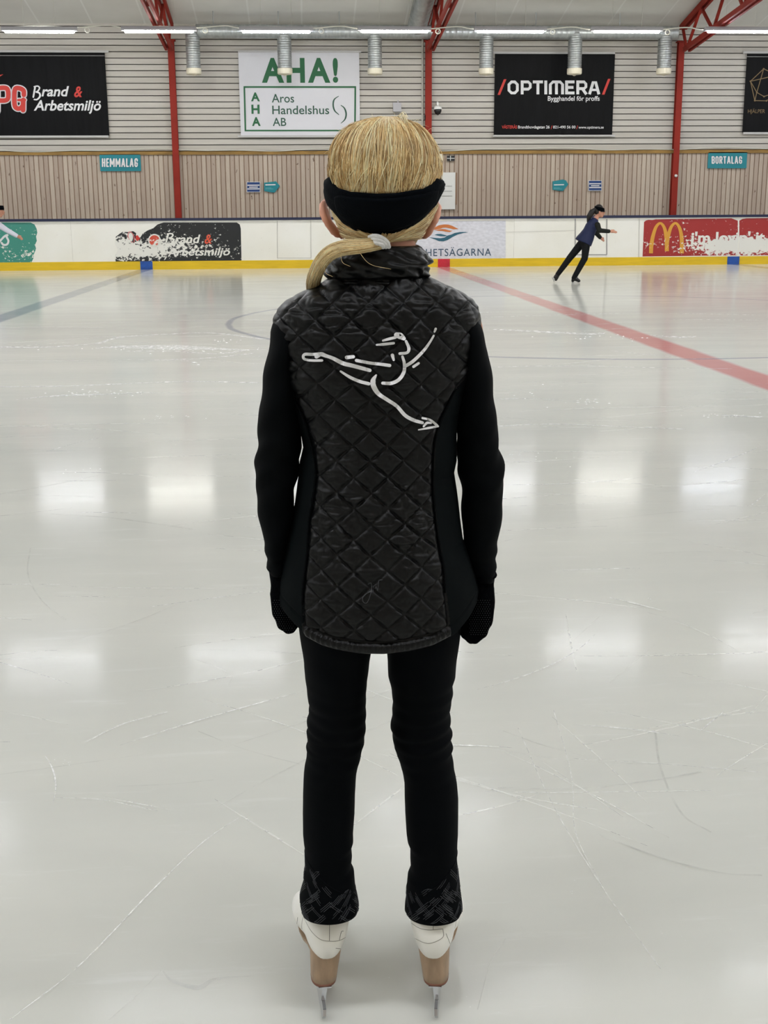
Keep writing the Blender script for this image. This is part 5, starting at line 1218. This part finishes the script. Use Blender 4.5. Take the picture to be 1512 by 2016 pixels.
# ================================================================== OTHER SKATERS
def far_person(name, label, Y, J, mats, sc=1.0, hair=True, facing=1):
    """J: joints as points of the photo with a small depth offset; the figure stands on plane Y"""
    def q(k): return P(J[k][0], J[k][1], Y+(J[k][2] if len(J[k]) > 2 else 0))
    u = Y/F_PX                              # metres per photo pixel
    mb = MB(); hc = q('head')
    mb.sphere(hc, (8.6*u, 7.6*u, 11.2*u), 20, 14); fx = facing
    mb.chain([q('chin'), (q('chin')+hc)/2], [4.6*u, 6.4*u], 12)
    mb.chain([hc+np.array([fx*8*u, 0, -0.5*u]), hc+np.array([fx*10.2*u, 0, -3.2*u])], [1.3*u, 1.7*u], 8)
    mb.chain([hc+np.array([fx*8.0*u, 0, -6.6*u]), hc+np.array([fx*8.6*u, 0, -6.6*u])], [1.6*u, 1.6*u], 8)
    for sy in (-1, 1): mb.sphere(hc+np.array([-fx*1.0*u, sy*7.6*u, -2.0*u]), (2.0*u, 0.9*u, 3.0*u), 10, 8)
    mb.chain([q('chin')*0.4+hc*0.6, q('neck')], [4.2*u, 4.2*u], 12)
    mb.chain([q('neck'), q('chest'), q('waist'), q('pelvis')], [6*u, 9*u, 8*u, 7.2*u], 16)
    for s in 'ab':
        mb.chain([q('sh'+s), q('el'+s), q('wr'+s)], [4.2*u, 3.2*u, 2.4*u], 12)
        d = q('hd'+s)-q('wr'+s); L = np.linalg.norm(d); d = d/L; mb.chain([q('wr'+s), q('wr'+s)+d*L*0.55], [2.4*u, 3.0*u], 10)
        side = np.cross(d, (0, 1, 0)); side = side/np.linalg.norm(side); knu = q('wr'+s)+d*L*0.5
        for j in range(4):
            o = side*(j-1.5)*1.15*u+np.array([0, (j-1.5)*0.5*u, 0]); ln = (0.5, 0.62, 0.66, 0.56)[j]
            mb.chain([knu+o, knu+o+d*L*ln*0.55, knu+o*1.05+d*L*ln-side*0.9*u], [0.95*u, 0.85*u, 0.7*u], 8)
        mb.chain([q('wr'+s)+d*L*0.15, q('wr'+s)+d*L*0.35+side*3.0*u, q('wr'+s)+d*L*0.7+side*3.8*u], [1.1*u, 1.0*u, 0.8*u], 8)
        mb.chain([q('hip'+s), q('kn'+s), q('an'+s)], [6.4*u, 5.0*u, 3.4*u], 12); mb.chain([q('an'+s), q('toe'+s)], [3*u, 2.4*u], 10)
    base = q('toea'); base = np.array([base[0], Y, 0.0])
    body = voxel(mb, name, 'skin', 0.0075, None, 3, loc=base); tag(body, label, 'person')
    mb = MB(); rg_ = []
    ctr = [P(x_, y_, Y) for x_, y_, _, _ in J['coat']]
    for i, (x_, y_, hw_, hd_) in enumerate(J['coat']):
        sp = ctr[min(i+1, len(ctr)-1)]-ctr[max(i-1, 0)]; sp[1] = 0; sp = sp/np.linalg.norm(sp); pp = np.cross(sp, (0, 1, 0)); pp = pp/np.linalg.norm(pp)
        rg_.append([tuple(ctr[i]+pp*hw_*u*math.cos(t)+np.array([0, hd_*u*math.sin(t), 0])) for t in np.linspace(0, 2*PI, 28, endpoint=False)])
    mb.loft(rg_); mb.chain([q('sha')*0.55+q('chest')*0.45, q('shb')*0.55+q('chest')*0.45], [8.5*u, 8.5*u], 14)
    jk = voxel(mb, 'jacket', mats['jacket'], 0.010, body, 3)
    for s in 'ab':
        mb = MB(); mb.chain([q('sh'+s), q('el'+s), q('wr'+s)], [6*u, 5*u, 3.9*u], 14); voxel(mb, 'sleeve', mats['sleeve'], 0.009, jk, 3)
    mb = MB()
    for s in 'ab': mb.chain([q('pelvis')*0.4+q('hip'+s)*0.6, q('hip'+s), q('kn'+s), q('an'+s)], [8.6*u, 8.4*u, 6.6*u, 5.0*u], 14)
    voxel(mb, 'trousers', mats['trousers'], 0.011, body, 4)
    for s in 'ab':
        mb = MB(); a, t = q('an'+s), q('toe'+s); mb.chain([a, a*0.6+t*0.4, t], [4.6*u, 4.4*u, 3.0*u], 12); mb.chain([a, q('he'+s)], [4.4*u, 3.0*u], 10)
        sk = voxel(mb, 'skate', mats['skate'], 0.008, body, 3)
        h = q('he'+s); d = t-h; d = d/np.linalg.norm(d); nz = np.cross(d, (0, 1, 0)); nz = nz/np.linalg.norm(nz); nz = nz if nz[2] < 0 else -nz
        mb = MB(); A = h+nz*5.0*u-d*2*u; B_ = t+nz*4.6*u+d*2.2*u
        mb.bar(A, B_, 0.006, 0.022, nz); mb.bar(h+nz*1.5*u, h+nz*5*u, 0.012, 0.02, d); mb.bar(t+nz*1.5*u-d*2*u, t+nz*4.8*u-d*2*u, 0.012, 0.02, d)
        mb.obj('blade', 'steel', sk)
    return body, q, u
M['darkhair'] = mat('dark_brown_hair', (20, 14, 12), 0.5, vary=0.3, scale=40)
M['navyjacket'] = cloth('navy_jacket', (30, 38, 72), 0.6, 0.3, 0.4, 30)
M['olive'] = cloth('dark_olive_sleeve', (32, 34, 30), 0.7, 0.2)
M['blacktrouser'] = cloth('black_trouser', (15, 17, 18), 0.7, 0.2)
M['whiteshirt'] = cloth('pale_lilac_white_top', (226, 226, 238), 0.7, 0.2)
M['glassframe'] = mat('dark_glasses_frame', (20, 20, 24), 0.3)
Jw = dict(coat=[(1173, 430, 5.5, 5.5), (1169, 437, 10, 11), (1164.5, 446, 12, 12), (1160, 456, 12.5, 12), (1155, 466, 15, 14.5), (1149.5, 475, 17, 17), (1148, 478, 17, 17)],
          head=(1180, 415.5), chin=(1183.5, 424), neck=(1172, 432), chest=(1167, 448), waist=(1158, 464), pelvis=(1150, 474), hem=(1151, 474), sha=(1176, 443, -0.13), ela=(1181, 454, -0.17), wra=(1198.5, 455.3, -0.12), hda=(1213, 456.5, -0.10), shb=(1172, 445, 0.13), elb=(1174, 459, 0.17), wrb=(1181.5, 467.5, 0.16), hdb=(1189, 473.5, 0.15),
          hipa=(1154, 480, -0.055), kna=(1151, 509, -0.08), ana=(1130, 547, -0.06), hea=(1127.5, 552.8, -0.06), toea=(1140, 553, -0.06), hipb=(1146, 478, 0.055), knb=(1122, 507.5, 0.08), anb=(1098, 540, 0.08), heb=(1092.5, 545.5, 0.08), toeb=(1094.5, 550.5, 0.08))
YW2 = G(1130, 556.6)[1]
wom, qw, uw = far_person('person', 'skater in navy jacket and black trousers leaning forward on one leg', YW2, Jw, dict(jacket='navyjacket', sleeve='olive', trousers='blacktrouser', skate='blackpl'))
hc = qw('head'); mb = MB()
mb.sphere(hc+np.array([-1.6*uw, 0, 2.2*uw]), (9.4*uw, 8.4*uw, 10.8*uw), 18, 12)
hr = mb.obj('hair', 'darkhair', wom, True)
mb = MB(); mb.chain([hc+np.array([-9*uw, 0, 2.5*uw]), P(1165, 418, YW2), P(1160, 426, YW2), P(1156.5, 437, YW2)], [4.2*uw, 6.0*uw, 5.4*uw, 1.6*uw], 14); voxel(mb, 'ponytail', 'darkhair', 0.01, hr, 3)
mb = MB(); rings = []
for k in range(40):
    t = 2*PI*k/40; x, y = 9.9*uw*math.cos(t), 8.9*uw*math.sin(t); z = 2.5*uw-0.22*x
    rings.append([hc+np.array([x*a, y*a, z+b*uw]) for a, b in ((1.0, -2.6), (1.04, 0), (0.97, 4.6), (0.9, 4.2), (0.9, -2.4))])
rings.append(rings[0]); mb.loft(rings, cap=False); mb.obj('headband', 'fleece', wom, True)
mb = MB(); mb.bar(hc+np.array([0, -7.9*uw, -1.0*uw]), hc+np.array([9.3*uw, -6.2*uw, -1.2*uw]), 0.008, 0.010); mb.bar(hc+np.array([0, 7.9*uw, -1.0*uw]), hc+np.array([9.3*uw, 6.2*uw, -1.2*uw]), 0.008, 0.010)
mb.bar(hc+np.array([9.3*uw, -6.4*uw, -1.2*uw]), hc+np.array([9.3*uw, 6.4*uw, -1.2*uw]), 0.008, 0.010); mb.obj('glasses', 'glassframe', wom)
# skater entering at the left edge, arm stretched forward
Jl = dict(coat=[(-7, 430, 5.5, 5.5), (-9, 437, 9.5, 11), (-12, 446, 11.5, 12), (-15, 457, 11.5, 12), (-18, 468, 13, 14.5), (-20, 478, 14.5, 16), (-20.5, 481, 14.5, 16)],
          head=(-3, 414.5), chin=(0.5, 423.5), neck=(-8, 432), chest=(-12, 446), waist=(-17, 464), pelvis=(-20, 476), hem=(-19, 474), sha=(-6, 440, -0.14), ela=(13, 453, -0.22), wra=(32.5, 464, -0.26), hda=(43.5, 470, -0.27), shb=(-12, 441, 0.14), elb=(-32, 452, 0.2), wrb=(-54, 460, 0.24), hdb=(-67, 463, 0.25),
          hipa=(-18, 480, -0.055), kna=(-11, 512, -0.10), ana=(-18, 545, -0.09), hea=(-21, 551.5, -0.09), toea=(-8, 552, -0.09), hipb=(-23, 480, 0.055), knb=(-43, 510, 0.1), anb=(-64, 541, 0.1), heb=(-68, 546, 0.1), toeb=(-66, 552, 0.1))
YL_ = G(-15, 556.5)[1]
lad, ql, ul = far_person('person', 'skater in pale top with black headband reaching in at left edge', YL_, Jl, dict(jacket='whiteshirt', sleeve='whiteshirt', trousers='blacktrouser', skate='boot'))
hc = ql('head'); mb = MB(); mb.sphere(hc+np.array([-1.8*ul, 0, 1.6*ul]), (9.0*ul, 8.2*ul, 10.6*ul), 18, 12); hr = mb.obj('hair', 'darkhair', lad, True)
mb = MB(); rings = []
for k in range(40):
    t = 2*PI*k/40; x, y = 10.2*ul*math.cos(t), 9.0*ul*math.sin(t); z = 4.5*ul-0.05*x
    rings.append([hc+np.array([x*a, y*a, z+b*ul]) for a, b in ((1.0, -3.2), (1.04, 0), (0.95, 5.0), (0.88, 4.6), (0.88, -2.4))])
rings.append(rings[0]); mb.loft(rings, cap=False); mb.obj('headband', 'fleece', lad, True)
